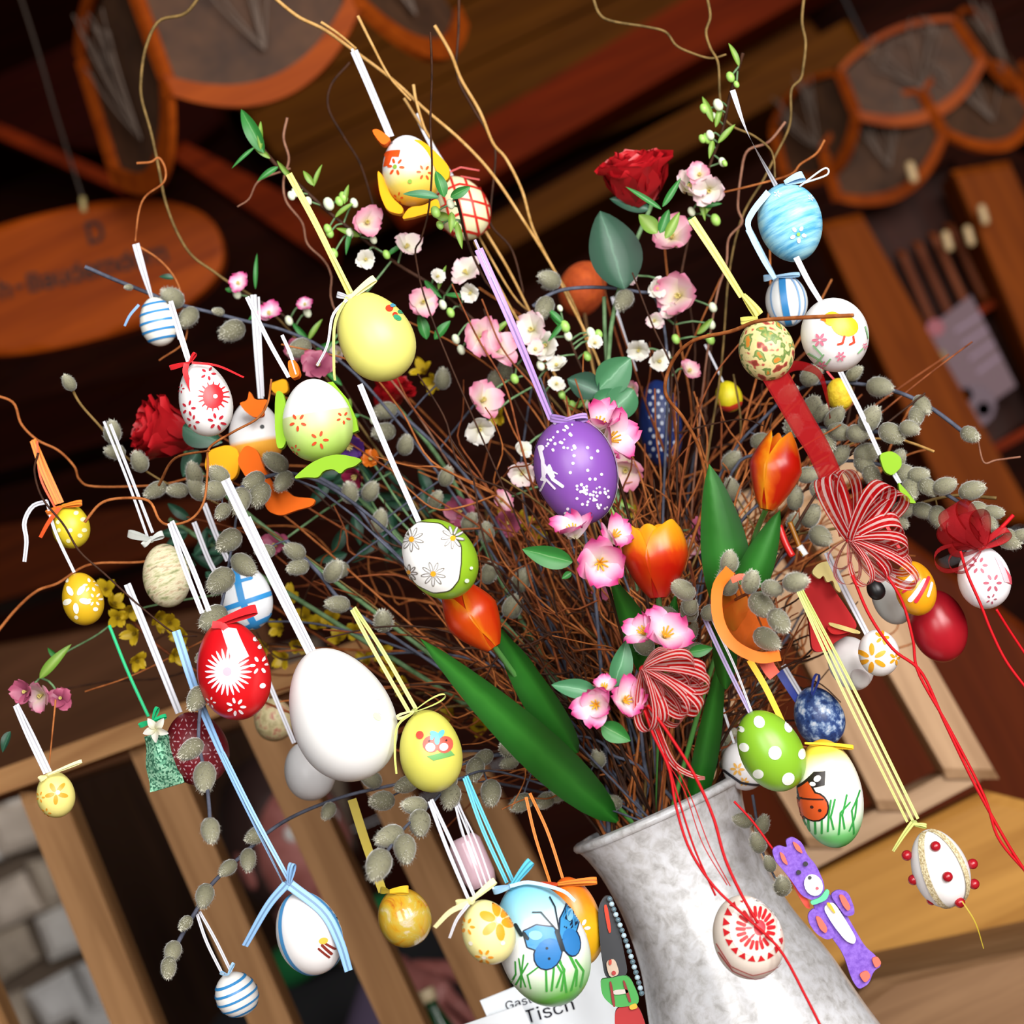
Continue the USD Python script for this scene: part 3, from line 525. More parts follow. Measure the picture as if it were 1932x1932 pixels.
e = egg('redwhite', 'bright red egg with a large white radiating flower and red bow', (440, 1264), 192, 138, -12, -.13, .1, plain('c8121a', .32),
    [('flower_print', 'e6dce8', unary_union([bloom(438, 1263, 43, 24, 0, .13, .05), blob(438, 1263, 22), Polygon([(420, 1180), (450, 1185), (476, 1235), (450, 1250)])])), ('flower_centre', 'b8a0b0', blob(438, 1262, 8)), ('dot_print', 'f0e4e8', unary_union([spray((494, 1252), 15, 6), spray((452, 1328), 16, 7), blob(484, 1205, 5), blob(492, 1220, 4), blob(499, 1290, 5), spray((404, 1320), 10, 5)]))],
    [([(322, 985), (355, 1070), (388, 1155)], 10, sk['white'], (2, 13))], loops=[((405, 1178), 20, 85, 20, 20, sk['red'])], tails=[([(400, 1178), (425, 1185), (445, 1235)], 14, sk['red'])])
lace = unary_union([bloom(330 + 22 * i + (j % 2) * 11, 1350 + 22 * j, 9, 6, 0, .3, .35) for i in range(5) for j in range(7)]).intersection(blob(371, 1412, 52, 64, -24))
egg('maroon', 'dark maroon egg with fine white lace dots beside the green sachet', (371, 1412), 142, 118, -20, -.07, .08, plain('6e1420', .4), [('lace_print', 'b89098', lace)], [([(240, 1102), (288, 1220), (338, 1345)], 14, sk['white'], (1, 0, .3))])
egg('smallorange', 'small yellow egg with an orange flower hanging lowest above the railing', (105, 1499), 88, 72, -10, -.08, .06, plain('e6da80', .4),
    [('flower_print', 'e89a2a', unary_union([bloom(113, 1492, 20, 5, 20, .4, .1), spray((82, 1500), 9), spray((92, 1530), 9)])), ('flower_centre', 'f0e8c0', blob(116, 1491, 4))], [([(30, 1330), (58, 1390), (90, 1458)], 10, sk['white'], (2, 7))], loops=[((90, 1462), 22, 70, 8, 7, sk['cream']), ((88, 1465), 200, 16, 12, 9, sk['cream'])])
e = egg('blueLace', 'white egg with blue lace trim and a wide pale blue bow', (582, 1760), 160, 122, -20, -.12, .1, W_,
    [('rabbit_print', '7a2a20', unary_union([line([(612, 1772), (628, 1790)], 5), line([(606, 1778), (624, 1796)], 4), line([(616, 1768), (634, 1782)], 4), line([(612, 1715), (630, 1712)], 5)])), ('chick_print', 'e0b040', unary_union([blob(614, 1764, 8, 6), blob(634, 1742, 6, 8)])), ('flower_print', '5888b8', unary_union([blob(624, 1728, 8, 5), blob(638, 1726, 6, 9)]))],
    [([(332, 1190), (375, 1320), (440, 1470), (535, 1668)], 17, sk['blue'], (1, 0, 1.6)), ([(420, 1420), (480, 1540), (545, 1660)], 9, sk['blue'])],
    tails=[([(540, 1668), (505, 1710), (462, 1785)], 17, sk['blue']), ([(548, 1670), (610, 1720), (640, 1775), (658, 1832)], 20, sk['blue'])], loops=[((545, 1668), 80, 40, 16, 14, sk['blue'])], knots=[((545, 1670), 13, sk['blue'])])
for a in (-48, 74): mesh(e.t, 'lace_trim', e.meridian(a, 11), plain('4890c8', .6))
e = egg('stripeB', 'small white egg with blue rings hanging below the railing top', (446, 1876), 86, 80, -24, -.06, .06, plain('ecebe8', .4), [], [([(374, 1722), (398, 1775), (428, 1836)], 6, sk['white'], (2, 16))], loops=[((430, 1840), 65, 26, 8, 6, sk['paleblue']), ((430, 1840), 160, 16, 8, 6, sk['paleblue'])], lean=.1)
stripes(e, (-.75, -.42, -.06, .3, .64), .1, M_BL)
egg('greyback', 'plain greyish white egg half hidden behind the largest egg', (583, 1455), 112, 94, -20, .0, .1, plain('d0d0d2', .4), [], [([(500, 1270), (525, 1330), (555, 1402)], 9, sk['white'])])
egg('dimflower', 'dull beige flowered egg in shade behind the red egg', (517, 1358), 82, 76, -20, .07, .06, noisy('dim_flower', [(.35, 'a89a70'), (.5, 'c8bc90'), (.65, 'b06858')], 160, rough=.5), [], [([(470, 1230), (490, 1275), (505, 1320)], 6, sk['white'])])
def rab(x, y): return unary_union([blob(x, y, 16, 15), blob(x + 24, y + 2, 15, 15)])
e = egg('rabbit', 'lime yellow egg with a printed pair of rabbits and thin bow', (812, 1417), 156, 118, -10, -.13, .1, plain('d0cc5c', .4),
    [('meadow_print', '6aa860', Polygon([(808, 1420), (850, 1410), (858, 1420), (820, 1428)])), ('rabbit_print', 'd85848', rab(816, 1398)), ('belly_print', 'e8c8c8', unary_union([blob(814, 1404, 9, 8), blob(838, 1404, 8, 7)])), ('ear_print', '60b4c8', unary_union([blob(822, 1382, 10, 5, 30), blob(832, 1382, 9, 5, -50), blob(818, 1384, 4, 8, 20), blob(826, 1392, 5, 8)])), ('flower_print', 'd04030', blob(795, 1383, 7)), ('eye_print', '402020', unary_union([blob(812, 1393, 1.8), blob(842, 1393, 1.8)]))],
    [([(666, 1148), (715, 1230), (778, 1340)], 8, sk['lime'], (2, 14))], loops=[((782, 1342), 28, 66, 34, 4, sk['lime'], -.012), ((782, 1342), 200, 36, 16, 7, sk['cream'])], tails=[([(778, 1345), (750, 1370), (745, 1420), (748, 1460)], 5, sk['lime'])], knots=[((782, 1342), 7, sk['lime'])])
# thin bow loops lie in the picture's plane
M_GOLD = noisy('gold_marble', [(.3, 'b85a20'), (.42, 'd0a028'), (.55, 'c8b048'), (.65, 'd8c8a8'), (.75, '7a9a30')], 55, rough=.22, distort=1.2, coat_weight=.5)
egg('marble', 'glossy golden marbled egg on an olive ribbon in front of railing', (763, 1731), 112, 100, -20, -.06, .06, M_GOLD, [], [([(664, 1508), (690, 1590), (722, 1682)], 17, sk['olive'], (1, 0, .4))], loops=[((735, 1682), 5, 36, 14, 16, sk['gold']), ((735, 1682), 170, 18, 12, 12, sk['olive'])])
egg('cream', 'cream egg with orange painted flowers beside the blue butterfly egg', (921, 1758), 122, 98, -20, -.17, .08, plain('eae29c', .4),
    [('flower_print', 'ee9a22', unary_union([bloom(940, 1730, 34, 6, 20, .46, .12), spray((882, 1742), 14, 6), spray((914, 1797), 15, 6)])), ('flower_centre', 'f2ecd8', unary_union([blob(941, 1730, 5), blob(914, 1797, 4), blob(890, 1772, 4), blob(948, 1770, 4)]))],
    [([(812, 1510), (850, 1600), (890, 1695)], 7, sk['white'], (2, 12)), ([(862, 1520), (890, 1590), (922, 1680)], 3, sk['white'], (3, 9))], loops=[((888, 1700), 40, 60, 10, 13, sk['cream']), ((888, 1700), 190, 28, 10, 14, sk['cream'])], tails=[([(884, 1704), (850, 1720), (820, 1750)], 12, sk['cream']), ([(884, 1706), (862, 1735), (848, 1770)], 7, sk['white'])], knots=[((888, 1700), 9, sk['cream'])])
def grass(xs, yb, h, rnd, w=3.2): return unary_union([line([(x, yb + rnd.uniform(-6, 8)), (x + rnd.uniform(-8, 10), yb - h * rnd.uniform(.4, .6)), (x + rnd.uniform(-20, 20), yb - h * rnd.uniform(.8, 1.1))], w) for x in xs])
rg = random.Random(8)
upL = Polygon([(1051, 1758), (1040, 1740), (1012, 1736), (992, 1746), (998, 1768), (1018, 1774)]).buffer(3); loL = blob(1032, 1782, 23, 28, 25); upR = Polygon([(1056, 1755), (1058, 1725), (1072, 1705), (1084, 1712), (1086, 1735), (1078, 1752)]).buffer(3); loR = blob(1074, 1765, 15, 24, -18)
e = egg('bluefly', 'large egg with a blue butterfly over painted green grass', (1022, 1780), 240, 166, -22, -.14, .1, uvramp('bluefly_shell', [(0, '46a03a'), (.12, '66b850'), (.3, 'd4e6cc'), (.42, 'f2f4f4'), (.62, 'eef2f4'), (.78, 'a4d4e4'), (1, '6cbcd8')], rough=.32),
    [('grass_print', '3e9a3c', unary_union([grass(range(965, 1010, 9), 1850, 60, rg), grass(range(1030, 1095, 9), 1850, 66, rg, 4)])), ('wing_edge', '14203a', unary_union([upL, loL, upR, loR]).buffer(2.8)), ('wing', '3a8cc4', unary_union([upL, upR])), ('wing', '2a74b4', unary_union([loL, loR])),
     ('wing_spot', '7abadc', unary_union([blob(1010, 1750, 12, 8), blob(1072, 1722, 6, 9)])), ('butterfly_body', '18242e', unary_union([line([(1048, 1745), (1058, 1775)], 8), line([(1050, 1745), (1020, 1712), (1005, 1712)], 2.4), line([(1052, 1743), (1045, 1705), (1036, 1690)], 2.4), line([(975, 1735), (985, 1750)], 7), line([(990, 1748), (996, 1756)], 6), blob(1030, 1772, 2.5), blob(1034, 1790, 2.5)]))],
    [([(878, 1466), (915, 1560), (962, 1664)], 8, sk['aqua'], (2, 11))], loops=[((965, 1672), 52, 60, 14, 17, sk['aqua']), ((965, 1672), 195, 36, 12, 14, sk['paleblue'])], tails=[([(962, 1672), (1000, 1665), (1060, 1680), (1085, 1700)], 7, sk['paleblue'])], knots=[((965, 1672), 9, sk['aqua'])])
egg('orangeyellow', 'orange to yellow shaded egg with a white flower beside the vase', (1086, 1738), 168, 96, -14, -.08, .06, uvramp('orangeyellow_shell', [(0, 'dca018'), (.45, 'ecb820'), (.7, 'ee8e1c'), (1, 'e2601a')], rough=.32, noise=.1),
    [('flower_print', 'f0ecdc', bloom(1094, 1742, 16, 6, 0, .42, .25))], [([(996, 1500), (1022, 1575), (1052, 1668)], 6, sk['orange'], (2, 24))], loops=[((1052, 1668), 5, 74, 14, 14, sk['orange']), ((1052, 1668), 185, 36, 12, 12, sk['darkorange'])])
egg('dots', 'apple green egg with white polka dots above the vase rim', (1454, 1416), 162, 116, -30, -.12, .06, plain('7eb02a', .35),
    [('dot_print', 'eef4ea', unary_union([blob(x, y, r, r * 1.05) for x, y, r in ((1429, 1360, 10), (1484, 1370, 9), (1402, 1407, 8), (1455, 1414, 12), (1508, 1419, 9), (1427, 1455, 9), (1481, 1463, 12), (1398, 1375, 5))]))], [([(1326, 1160), (1368, 1250), (1416, 1346)], 9, sk['lavender'], (1, 0, .5)), ([(1342, 1165), (1385, 1255), (1418, 1342)], 5, sk['white'])])
ofw = unary_union([Polygon([(1520, 1470), (1505, 1485), (1508, 1500), (1535, 1498)]), blob(1530, 1515, 23, 25), blob(1505, 1525, 8, 20, -20)])
egg('orangefly', 'large egg with an orange butterfly over green grass', (1565, 1497), 204, 122, -10, -.11, .06, uvramp('orangefly_shell', [(0, '3ca044'), (.14, '70c070'), (.3, 'e4f0dc'), (.45, 'f4f4f2'), (.76, 'f2f0d8'), (.9, 'ecd048'), (1, 'e8b42a')], rough=.32),
    [('grass_print', '2f9440', grass(range(1515, 1615, 10), 1560, 66, rg, 3.6)), ('wing_edge', '1c1410', unary_union([ofw.buffer(3), Polygon([(1505, 1480), (1530, 1452), (1550, 1450), (1548, 1475), (1530, 1480)])])), ('wing', 'c8501c', ofw), ('wing_tip', 'e8e4e0', unary_union([blob(1536, 1464, 7, 5, -40), blob(1528, 1474, 5, 4)])), ('wing_spot', '3a1810', unary_union([blob(1527, 1515, 3), blob(1540, 1520, 3), line([(1512, 1502), (1545, 1500)], 3)]))],
    [([(1414, 1245), (1446, 1300), (1490, 1392)], 12, sk['gold'])], loops=[((1518, 1402), -5, 92, 12, 8, sk['gold'])])
egg('bluecrackle', 'dark blue and white crackle egg with a navy ribbon loop', (1545, 1352), 116, 92, -24, -.03, .08, noisy('blue_crackle', [(.35, '1c2c5c'), (.5, '34508c'), (.58, '8aa4c8'), (.66, 'd4dce8')], 200, rough=.35, detail=5.), [],
    [([(1470, 1265), (1492, 1300), (1508, 1325)], 16, sk['navy']), ([(1478, 1255), (1505, 1300), (1520, 1325)], 10, sk['white'])], loops=[((1532, 1312), 75, 42, 30, 6, sk['navy'], -.01)])
e = egg('berries', 'white egg with gold lace edges and red berry beads', (1773, 1638), 150, 104, -20, -.12, .1, plain('e6e4e4', .4), [], [([(1508, 1112), (1600, 1300), (1722, 1548)], 6, sk['lime'], (3, 10))], loops=[((1722, 1555), -8, 26, 10, 9, sk['lime'])], tails=[([(1722, 1552), (1705, 1575), (1685, 1606)], 11, sk['lime']), ([(1815, 1700), (1840, 1740), (1856, 1790)], 2.5, sk['olive'])], knots=[((1724, 1553), 7, sk['lime'])])
M_LACE = noisy('gold_lace', [(.4, 'a89468'), (.6, 'e0d4b0')], 900, rough=.6, bump=.5)
for a in (-38, 42): mesh(e.t, 'lace_edge', e.meridian(a, 13, .0012), M_LACE)
for x, y in ((1758, 1594), (1711, 1614), (1776, 1644), (1723, 1660), (1835, 1630), (1838, 1668), (1758, 1698), (1802, 1693)):
    q = e.proj([(x, y)], .001)[0] if (x, y) in ((1758, 1594), (1776, 1644), (1802, 1693)) else P(x, y, -.12)
    m = trimesh.creation.icosphere(2, 10 * S(-.14)); mesh(e.t, 'berry', trimesh.Trimesh(V(m.vertices) + q, m.faces, process=False), plain('9c1420', .25))
fk = []
for k in range(20):
    a = 2 * math.pi * k / 20; fk.append(affinity.rotate(line([(1420 + 34, 1742), (1420 + 22, 1742)], 6), 360 * k / 20, origin=(1420, 1742)))
    fk.append(affinity.rotate(Polygon([(1478, 1742 - 7), (1478, 1742 + 7), (1466, 1742)]), 360 * k / 20 + 9, origin=(1420, 1742)))
egg('folk', 'white egg with red folk art rays hanging against the vase', (1411, 1768), 158, 130, -20, -.16, .06, plain('e4d8cc', .45), [('white_ring', 'f0ecea', Point(1420, 1742).buffer(48).difference(Point(1420, 1742).buffer(40))), ('ray_print', 'c01c24', unary_union(fk).intersection(blob(1411, 1768, 60, 74, -20))), ('flower_print', 'c82838', unary_union([blob(1426, 1740, 11, 13), bloom(1426, 1740, 22, 8, 0, .2, .4)])), ('line_print', 'b84848', unary_union([line([(1356, 1790), (1380, 1822), (1420, 1838), (1462, 1832)], 2.5), line([(1352, 1775), (1376, 1812), (1415, 1828), (1470, 1815)], 2)]))], [])
fl = [blob(rd.uniform(1435, 1550), rd.uniform(360, 480), 1) for _ in range(1)]
M_LB = noisy('paleblue_brush', [(.35, '4aa0d0'), (.5, '86c8e4'), (.62, 'a4dcec')], 90, (.5, .5, 4.), rough=.5)
e = egg('lightblue', 'pale blue egg with brushed texture, highest on the right branch', (1491, 420), 152, 122, -14, -.10, -.04, M_LB, [('flower_print', 'e8eef0', unary_union([bloom(1499, 449, 14, 5, 10, .5, .3), bloom(1462, 372, 7, 5), bloom(1525, 378, 7, 5)])), ('flower_centre', '90c060', blob(1499, 449, 3.5))],
    [([(1382, 170), (1410, 250), (1464, 350)], 11, sk['white'], (1, 0, 2.4))], loops=[((1480, 345), 20, 40, 18, 20, sk['paleblue'])], tails=[([(1450, 362), (1420, 400), (1412, 430), (1440, 490), (1462, 525)], 13, sk['paleblue'])])
for px in ([(1508, 352), (1555, 318), (1560, 330), (1515, 346)],): mesh(e.t, 'wire_loop', tube(pts(px, -.11), .0006), sk['silver'])
e = egg('bluestripe', 'small white egg with upright blue stripes under the pale blue egg', (1484, 568), 98, 80, -8, -.04, .02, plain('e8ecec', .4), [], [([(1412, 432), (1440, 485), (1463, 528)], 12, sk['paleblue'])], loops=[((1460, 522), 190, 20, 10, 12, sk['paleblue']), ((1460, 522), 5, 50, 10, 8, sk['paleblue'])])
for a, w, m in ((-14, 13, M_BL), (28, 4, sk['blue']), (50, 4, sk['blue']), (-52, 4, sk['blue'])): mesh(e.t, 'painted_stripe', e.meridian(a, w), m)
egg('chickprint', 'round white egg with a printed yellow chick and flowers', (1575, 632), 142, 128, -14, -.12, 0., W_,
    [('chick_print', 'efb21c', unary_union([blob(1585, 620, 26, 20, 10), blob(1562, 607, 16, 14)])), ('beak_print', 'e06a1c', Polygon([(1540, 608), (1550, 603), (1550, 613)])), ('feet_print', 'e0452c', unary_union([line([(1583, 640), (1580, 652), (1572, 654)], 4), line([(1600, 640), (1602, 650), (1594, 654)], 4)])), ('stem_print', '8cc08c', unary_union([line([(1530, 655), (1545, 672)], 3), line([(1548, 672), (1535, 690)], 3), line([(1560, 680), (1552, 692)], 3), line([(1625, 620), (1632, 640)], 3), line([(1612, 668), (1620, 660)], 3), line([(1524, 668), (1548, 685)], 3)])), ('flower_print', 'd87890', unary_union([bloom(1540, 645, 12, 6), bloom(1578, 675, 9, 6), bloom(1547, 690, 8, 6), bloom(1625, 655, 6, 5)])), ('eye_print', '201810', blob(1553, 603, 3))],
    [([(1502, 485), (1525, 530), (1548, 568)], 12, sk['white'])])
egg('decoupage', 'cream egg covered with small printed flowers on a yellow ribbon', (1446, 660), 120, 106, -14, -.12, .02, noisy('decoupage', [(.32, '8a3a2c'), (.38, 'b85a4c'), (.43, 'd4c888'), (.52, 'd8cc90'), (.57, '5c7a3c'), (.63, '8a9a50'), (.67, 'd08030')], 170, rough=.45, detail=1.5), [], [([(1305, 412), (1350, 480), (1400, 560)], 16, sk['yellow'], (1, 0, .6))], loops=[((1402, 556), -52, 50, 10, 24, sk['yellow']), ((1430, 600), 190, 34, 10, 14, sk['yellow'])])
egg('rightwhite', 'white egg with red floral dots under a red organza bow', (1856, 1089), 120, 98, -14, -.08, .08, plain('ecebf0', .4), [('dot_print', 'b0586a', unary_union([spray((1838, 1066), 14, 6), spray((1862, 1098), 15, 6), spray((1862, 1128), 9, 5)])), ('painted_patch', 'd85868', Polygon([(1880, 1062), (1902, 1088), (1904, 1102), (1890, 1098)])), ('painted_patch', 'e8b8c0', Polygon([(1868, 1050), (1882, 1060), (1896, 1098), (1884, 1096)]))], [])
egg('redplain', 'plain glossy red egg low on the right', (1771, 1181), 138, 104, -16, -.05, .02, plain('a01422', .32), [], [([(1640, 930), (1690, 1020), (1745, 1120)], 4, sk['red'])])
egg('stripedorange', 'orange egg with white and red ribbon stripes beside the red egg', (1727, 1110), 104, 76, -14, -.08, .06, plain('e09a14', .35), [('white_stripe', 'eee2e8', unary_union([line([(1712, 1130), (1738, 1095)], 9), line([(1698, 1106), (1716, 1088)], 10), line([(1744, 1122), (1752, 1100)], 6)])), ('red_stripe', 'd83040', unary_union([line([(1722, 1132), (1746, 1090)], 7), line([(1700, 1116), (1728, 1092)], 4)]))], [([(1655, 960), (1685, 1015), (1712, 1062)], 5, sk['red'])])
egg('orangedaisy', 'small white egg with orange daisies beside the red caped figure', (1658, 1232), 88, 76, -14, -.10, .02, W_, [('flower_print', 'e8a020', unary_union([bloom(1640, 1240, 26, 6, 30, .34, .15).intersection(Polygon([(1620, 1200), (1670, 1200), (1670, 1280), (1620, 1280)])), bloom(1660, 1202, 13, 5), bloom(1684, 1240, 13, 5)]))], [([(1560, 1042), (1592, 1110), (1636, 1196)], 13, sk['white'])])
egg('yellowsmall', 'small yellow egg under the round chick print egg', (1584, 744), 62, 52, -10, -.02, .05, noisy('yellow_fuzz', [(.3, 'c8a010'), (.7, 'ecd030')], 200, rough=.7, bump=.6), [], [([(1560, 700), (1570, 712), (1578, 720)], 4, sk['red'])])
egg('yellowback', 'small yellow egg with a red spotted band behind grey catkins', (1375, 748), 60, 50, -20, .06, .05, noisy('yellow_egg', [(.3, 'd0c010'), (.7, 'e8d828')], 100, rough=.5), [('red_band', 'c83828', line([(1352, 770), (1375, 772), (1398, 762)], 9))], [([(1330, 650), (1350, 690), (1365, 722)], 4, sk['white'])])
egg('bluebead', 'dark blue egg covered with white dots deep among the branches', (1246, 800), 168, 82, -6, .08, .05, plain('1e3474', .4), [('dot_print', 'd0dcf0', unary_union([blob(1225 + (i % 4) * 15 + (i // 4 % 2) * 6, 740 + (i // 4) * 12, 3.2, 4) for i in range(44)]))], [([(1155, 560), (1180, 640), (1200, 700)], 6, sk['white'])])
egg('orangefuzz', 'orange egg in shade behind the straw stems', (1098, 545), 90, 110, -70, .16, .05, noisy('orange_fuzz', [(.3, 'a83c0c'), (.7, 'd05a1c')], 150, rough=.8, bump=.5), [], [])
mesh(EGGS['orangefuzz'].t, 'pick_stick', tube(pts([(1098, 560), (1150, 900), (1225, 1450), (1240, 1570)], .16, .0), .0012), plain('6a4a24', .7))
egg('rimwhite', 'white egg with flower print behind the vase rim', (1402, 1446), 92, 78, -30, -.02, .05, plain('e4e2e4', .4), [('flower_print', 'e8b050', unary_union([bloom(1388, 1447, 12, 6), bloom(1400, 1470, 9, 6)])), ('line_print', '20202a', line([(1366, 1452), (1395, 1472), (1430, 1478)], 5))], [([(1348, 1290), (1365, 1340), (1385, 1402)], 5, sk['white'])])
# ---------------------------------------------------------------- stems, twigs, catkins
rnd = random.Random(21); nr = np.random.default_rng(21)
MOUTH = (1240, 1560)
def bark(key, a, b): return noisy('bark_' + key, [(.3, a), (.7, b)], 120, rough=.7, specular_ior_level=.2)
BK = dict(brown=bark('brown', '5c2a10', '94502a'), dark=bark('dark', '24140e', '4a2c1c'), grey=bark('grey', '363844', '5c6070'), straw=bark('straw', '9c7234', 'd0a468'), olive=bark('olive', '4c3c1e', '866a3c'), rust=bark('rust', '7a3c14', 'b8703c'), pink=bark('pink', '6a4030', '9a705a'), green=bark('green', '4a6a40', '7a9a70'))
def taper(n, r0, r1): return np.linspace(r0, r1, n)
def twig(label, px, r, col, y0, y1=None, group=None, name='twig', cat='twig', r1=None):
    y1 = y0 if y1 is None else y1; p = pts(px, y0, y1); t = Thing(name, label, cat, at=p[0], group=group)
    mesh(t, 'stem', tube(p, taper(len(p), r * S(y0), (r1 or r * .7) * S(y1))), BK[col]); t.line = p; return t
def to_mouth(px, y=0.):  # lets a stem run on down into the vase
    return px + [((px[-1][0] + MOUTH[0]) / 2 + rnd.uniform(-15, 15), (px[-1][1] + MOUTH[1]) / 2), (MOUTH[0] + rnd.uniform(-60, 60), MOUTH[1] + rnd.uniform(0, 30))]
T = [('pale olive twig arching highest at the left over the oval sign', [(385, -20), (350, 25), (300, 40), (275, 90), (266, 150), (268, 190), (285, 250), (300, 320), (312, 380), (335, 440), (365, 485), (420, 525), (560, 640)], 3.6, 'olive', .0, .05, 1),
 ('short brown side twig under the leftmost arching twig', [(258, 308), (284, 306), (300, 298), (312, 320), (308, 345), (275, 370), (262, 400), (255, 455)], 2.6, 'rust', 0, 0, 0),
 ('brown twig from the ribbon of the small blue ringed egg', [(262, 465), (300, 490), (330, 525), (345, 570), (350, 640), (300, 680)], 2.6, 'rust', 0, 0, 0),
 ('long straw stem crossing from the large lamp to the centre', [(505, -15), (560, 30), (610, 55), (660, 90), (740, 150), (800, 205), (870, 265), (930, 330), (990, 420), (1040, 500), (1075, 570), (1110, 640), (1145, 735), (1200, 1000)], 3.8, 'straw', -.02, .04, 1),
 ('straw stem beside the lavender ribbon of the highest egg', [(675, 30), (700, 80), (735, 145), (775, 190)], 3.2, 'straw', -.03, -.02, 0), ('short straw stem by the large lamp', [(606, 42), (640, 65), (672, 92)], 3.2, 'straw', -.02, -.02, 0),
 ('straw stem with a cut pale tip left of the slanting rafter', [(820, 48), (850, 100), (870, 150), (905, 210), (930, 270), (955, 300), (985, 360), (1005, 430), (1040, 500), (1085, 580), (1120, 700), (1180, 1000)], 3.6, 'straw', .0, .05, 1),
 ('forked straw twig just right of the highest egg', [(780, 160), (785, 190), (800, 240), (812, 262)], 3.4, 'straw', -.01, -.01, 0), ('thin pinkish twig behind the highest egg', [(762, 185), (790, 230), (812, 262), (840, 330), (900, 440), (970, 560), (1020, 600)], 3., 'straw', .01, .05, 0),
 ('straw stem just right of the purple ribbon', [(895, 455), (935, 530), (975, 600), (1020, 660), (1080, 800)], 3.2, 'straw', .03, .05, 1), ('straw stem falling behind the pink blossoms', [(915, 435), (960, 510), (1005, 600), (1020, 640)], 3.2, 'straw', .03, .05, 0),
 ('thin dark twig curling left of the highest egg', [(660, 118), (625, 160), (620, 205), (650, 260), (680, 310), (705, 390), (715, 430)], 2.4, 'dark', .05, .05, 0),
 ('thin dark twig hanging from the top edge beside the straw stem', [(866, -15), (865, 60), (862, 140), (890, 200), (920, 250), (935, 290), (925, 400), (930, 430), (965, 470), (985, 540), (1000, 620)], 2.6, 'dark', .03, .05, 1),
 ('dark upright twig crossing in front of the highest egg', [(812, 60), (815, 140), (812, 230), (815, 320), (808, 400), (795, 450), (785, 490), (830, 640)], 2.3, 'dark', -.11, -.02, 1),
 ('olive twig wavering along the top edge over the rafter', [(1116, -15), (1130, 25), (1155, 40), (1215, 50), (1255, 60), (1275, 85), (1300, 98), (1340, 110), (1370, 103)], 3.2, 'olive', 0, 0, 0),
 ('grey brown twig rising to the top edge above the red rose', [(1332, -15), (1340, 30), (1332, 60), (1340, 90), (1355, 120), (1358, 180), (1365, 220), (1385, 240), (1420, 255), (1450, 278), (1460, 300), (1462, 335)], 3, 'olive', 0, -.03, 0),
 ('wavy twig rising to the top edge left of the small lamp', [(1518, -15), (1513, 40), (1520, 80), (1515, 130), (1510, 150), (1493, 170), (1492, 220), (1485, 250), (1465, 290), (1440, 340), (1400, 410), (1375, 520), (1360, 700), (1330, 900)], 3, 'olive', .02, .05, 1),
 ('brown twig ending beside the white ribbon of the pale blue egg', [(1482, 230), (1450, 268), (1410, 285), (1398, 330), (1392, 390), (1400, 420), (1375, 450), (1370, 500), (1352, 560), (1330, 700), (1310, 900)], 2.8, 'pink', .02, .05, 1),
 ('short brown twig over the pale blue egg', [(1556, 264), (1540, 290), (1510, 310), (1490, 330), (1420, 350), (1355, 365)], 2.5, 'rust', .01, .03, 0), ('thin pink brown twig left of the lime ribbon', [(542, 222), (535, 260), (545, 300), (535, 340), (540, 380), (570, 420), (580, 460), (610, 490), (625, 520), (640, 600), (800, 800)], 2.6, 'pink', 0, .04, 1),
 ('small curled twig hanging off a stem under the large lamp', [(548, 318), (490, 340), (470, 375), (448, 390)], 2.2, 'pink', 0, 0, 0),
 ('curling brown twig at the left edge above the orange cord', [(-15, 744), (25, 760), (40, 800), (70, 830), (110, 850), (140, 880), (150, 905), (180, 918), (300, 915), (400, 900), (520, 960), (800, 1200)], 2.9, 'rust', -.04, .02, 1),
 ('pale brown twig sweeping in from the left edge', [(-15, 1205), (30, 1150), (70, 1115), (110, 1100), (170, 1065), (270, 1060), (340, 1040)], 3.4, 'rust', -.02, -.04, 0),
 ('brown twig looping round the paper wrapped egg', [(160, 985), (190, 950), (230, 940), (280, 945), (300, 980), (320, 990), (360, 980), (385, 945), (392, 880), (395, 845), (440, 815), (485, 790), (505, 760), (512, 715)], 3., 'rust', -.08, -.14, 0),
 ('brown twig curving under the left red rose', [(300, 915), (330, 865), (395, 850)], 3, 'rust', -.06, -.13, 0),
 ('thin dark purple twig crossing the orange corded egg', [(72, 855), (65, 890), (80, 940), (120, 990), (150, 1040), (200, 1085), (260, 1140), (330, 1195), (372, 1200)], 2.4, 'dark', -.10, -.06, 0),
 ('thick rust coloured twig passing in front of the chick print egg', [(1610, 595), (1500, 600), (1430, 606), (1380, 625), (1310, 642), (1270, 680), (1255, 740), (1290, 790), (1320, 850), (1330, 940), (1290, 1080)], 4.2, 'rust', -.2, .02, 1),
 ('rust twig hanging from the pink silk blossom at the left edge', [(105, 1320), (100, 1370), (92, 1450)], 2, 'rust', -.06, -.06, 0),
 ('thin rust twig running left from the tangle to the railing', [(160, 1305), (260, 1270), (420, 1190)], 1.6, 'rust', .0, .03, 0)]
for lb, px, r, col, a, b, m in T: twig(lb, to_mouth(px) if m else px, r, col, a, b)
def curl(start, ang, ln, y1, amp, n=11):
    """a twig from the vase mouth outwards; ang from image up (clockwise), ln in pixels"""
    a, out = math.radians(ang), []; ph, fq = rnd.uniform(0, 6.28), rnd.uniform(1.2, 3.2); bend = rnd.uniform(-.35, .35)
    for i in range(n):
        q = i / (n - 1); d = q * ln; b = a * (.55 + .45 * q) + bend * q * q; o = amp * q * math.sin(ph + fq * 6.28 * q) + rnd.uniform(-1, 1) * amp * .25 * q
        out.append((start[0] + math.sin(b) * d + math.cos(b) * o, start[1] - math.cos(b) * d + math.sin(b) * o, .0 + (y1 - 0.) * q))
    return [(start[0] + 8, start[1] + 70, .0)] + out
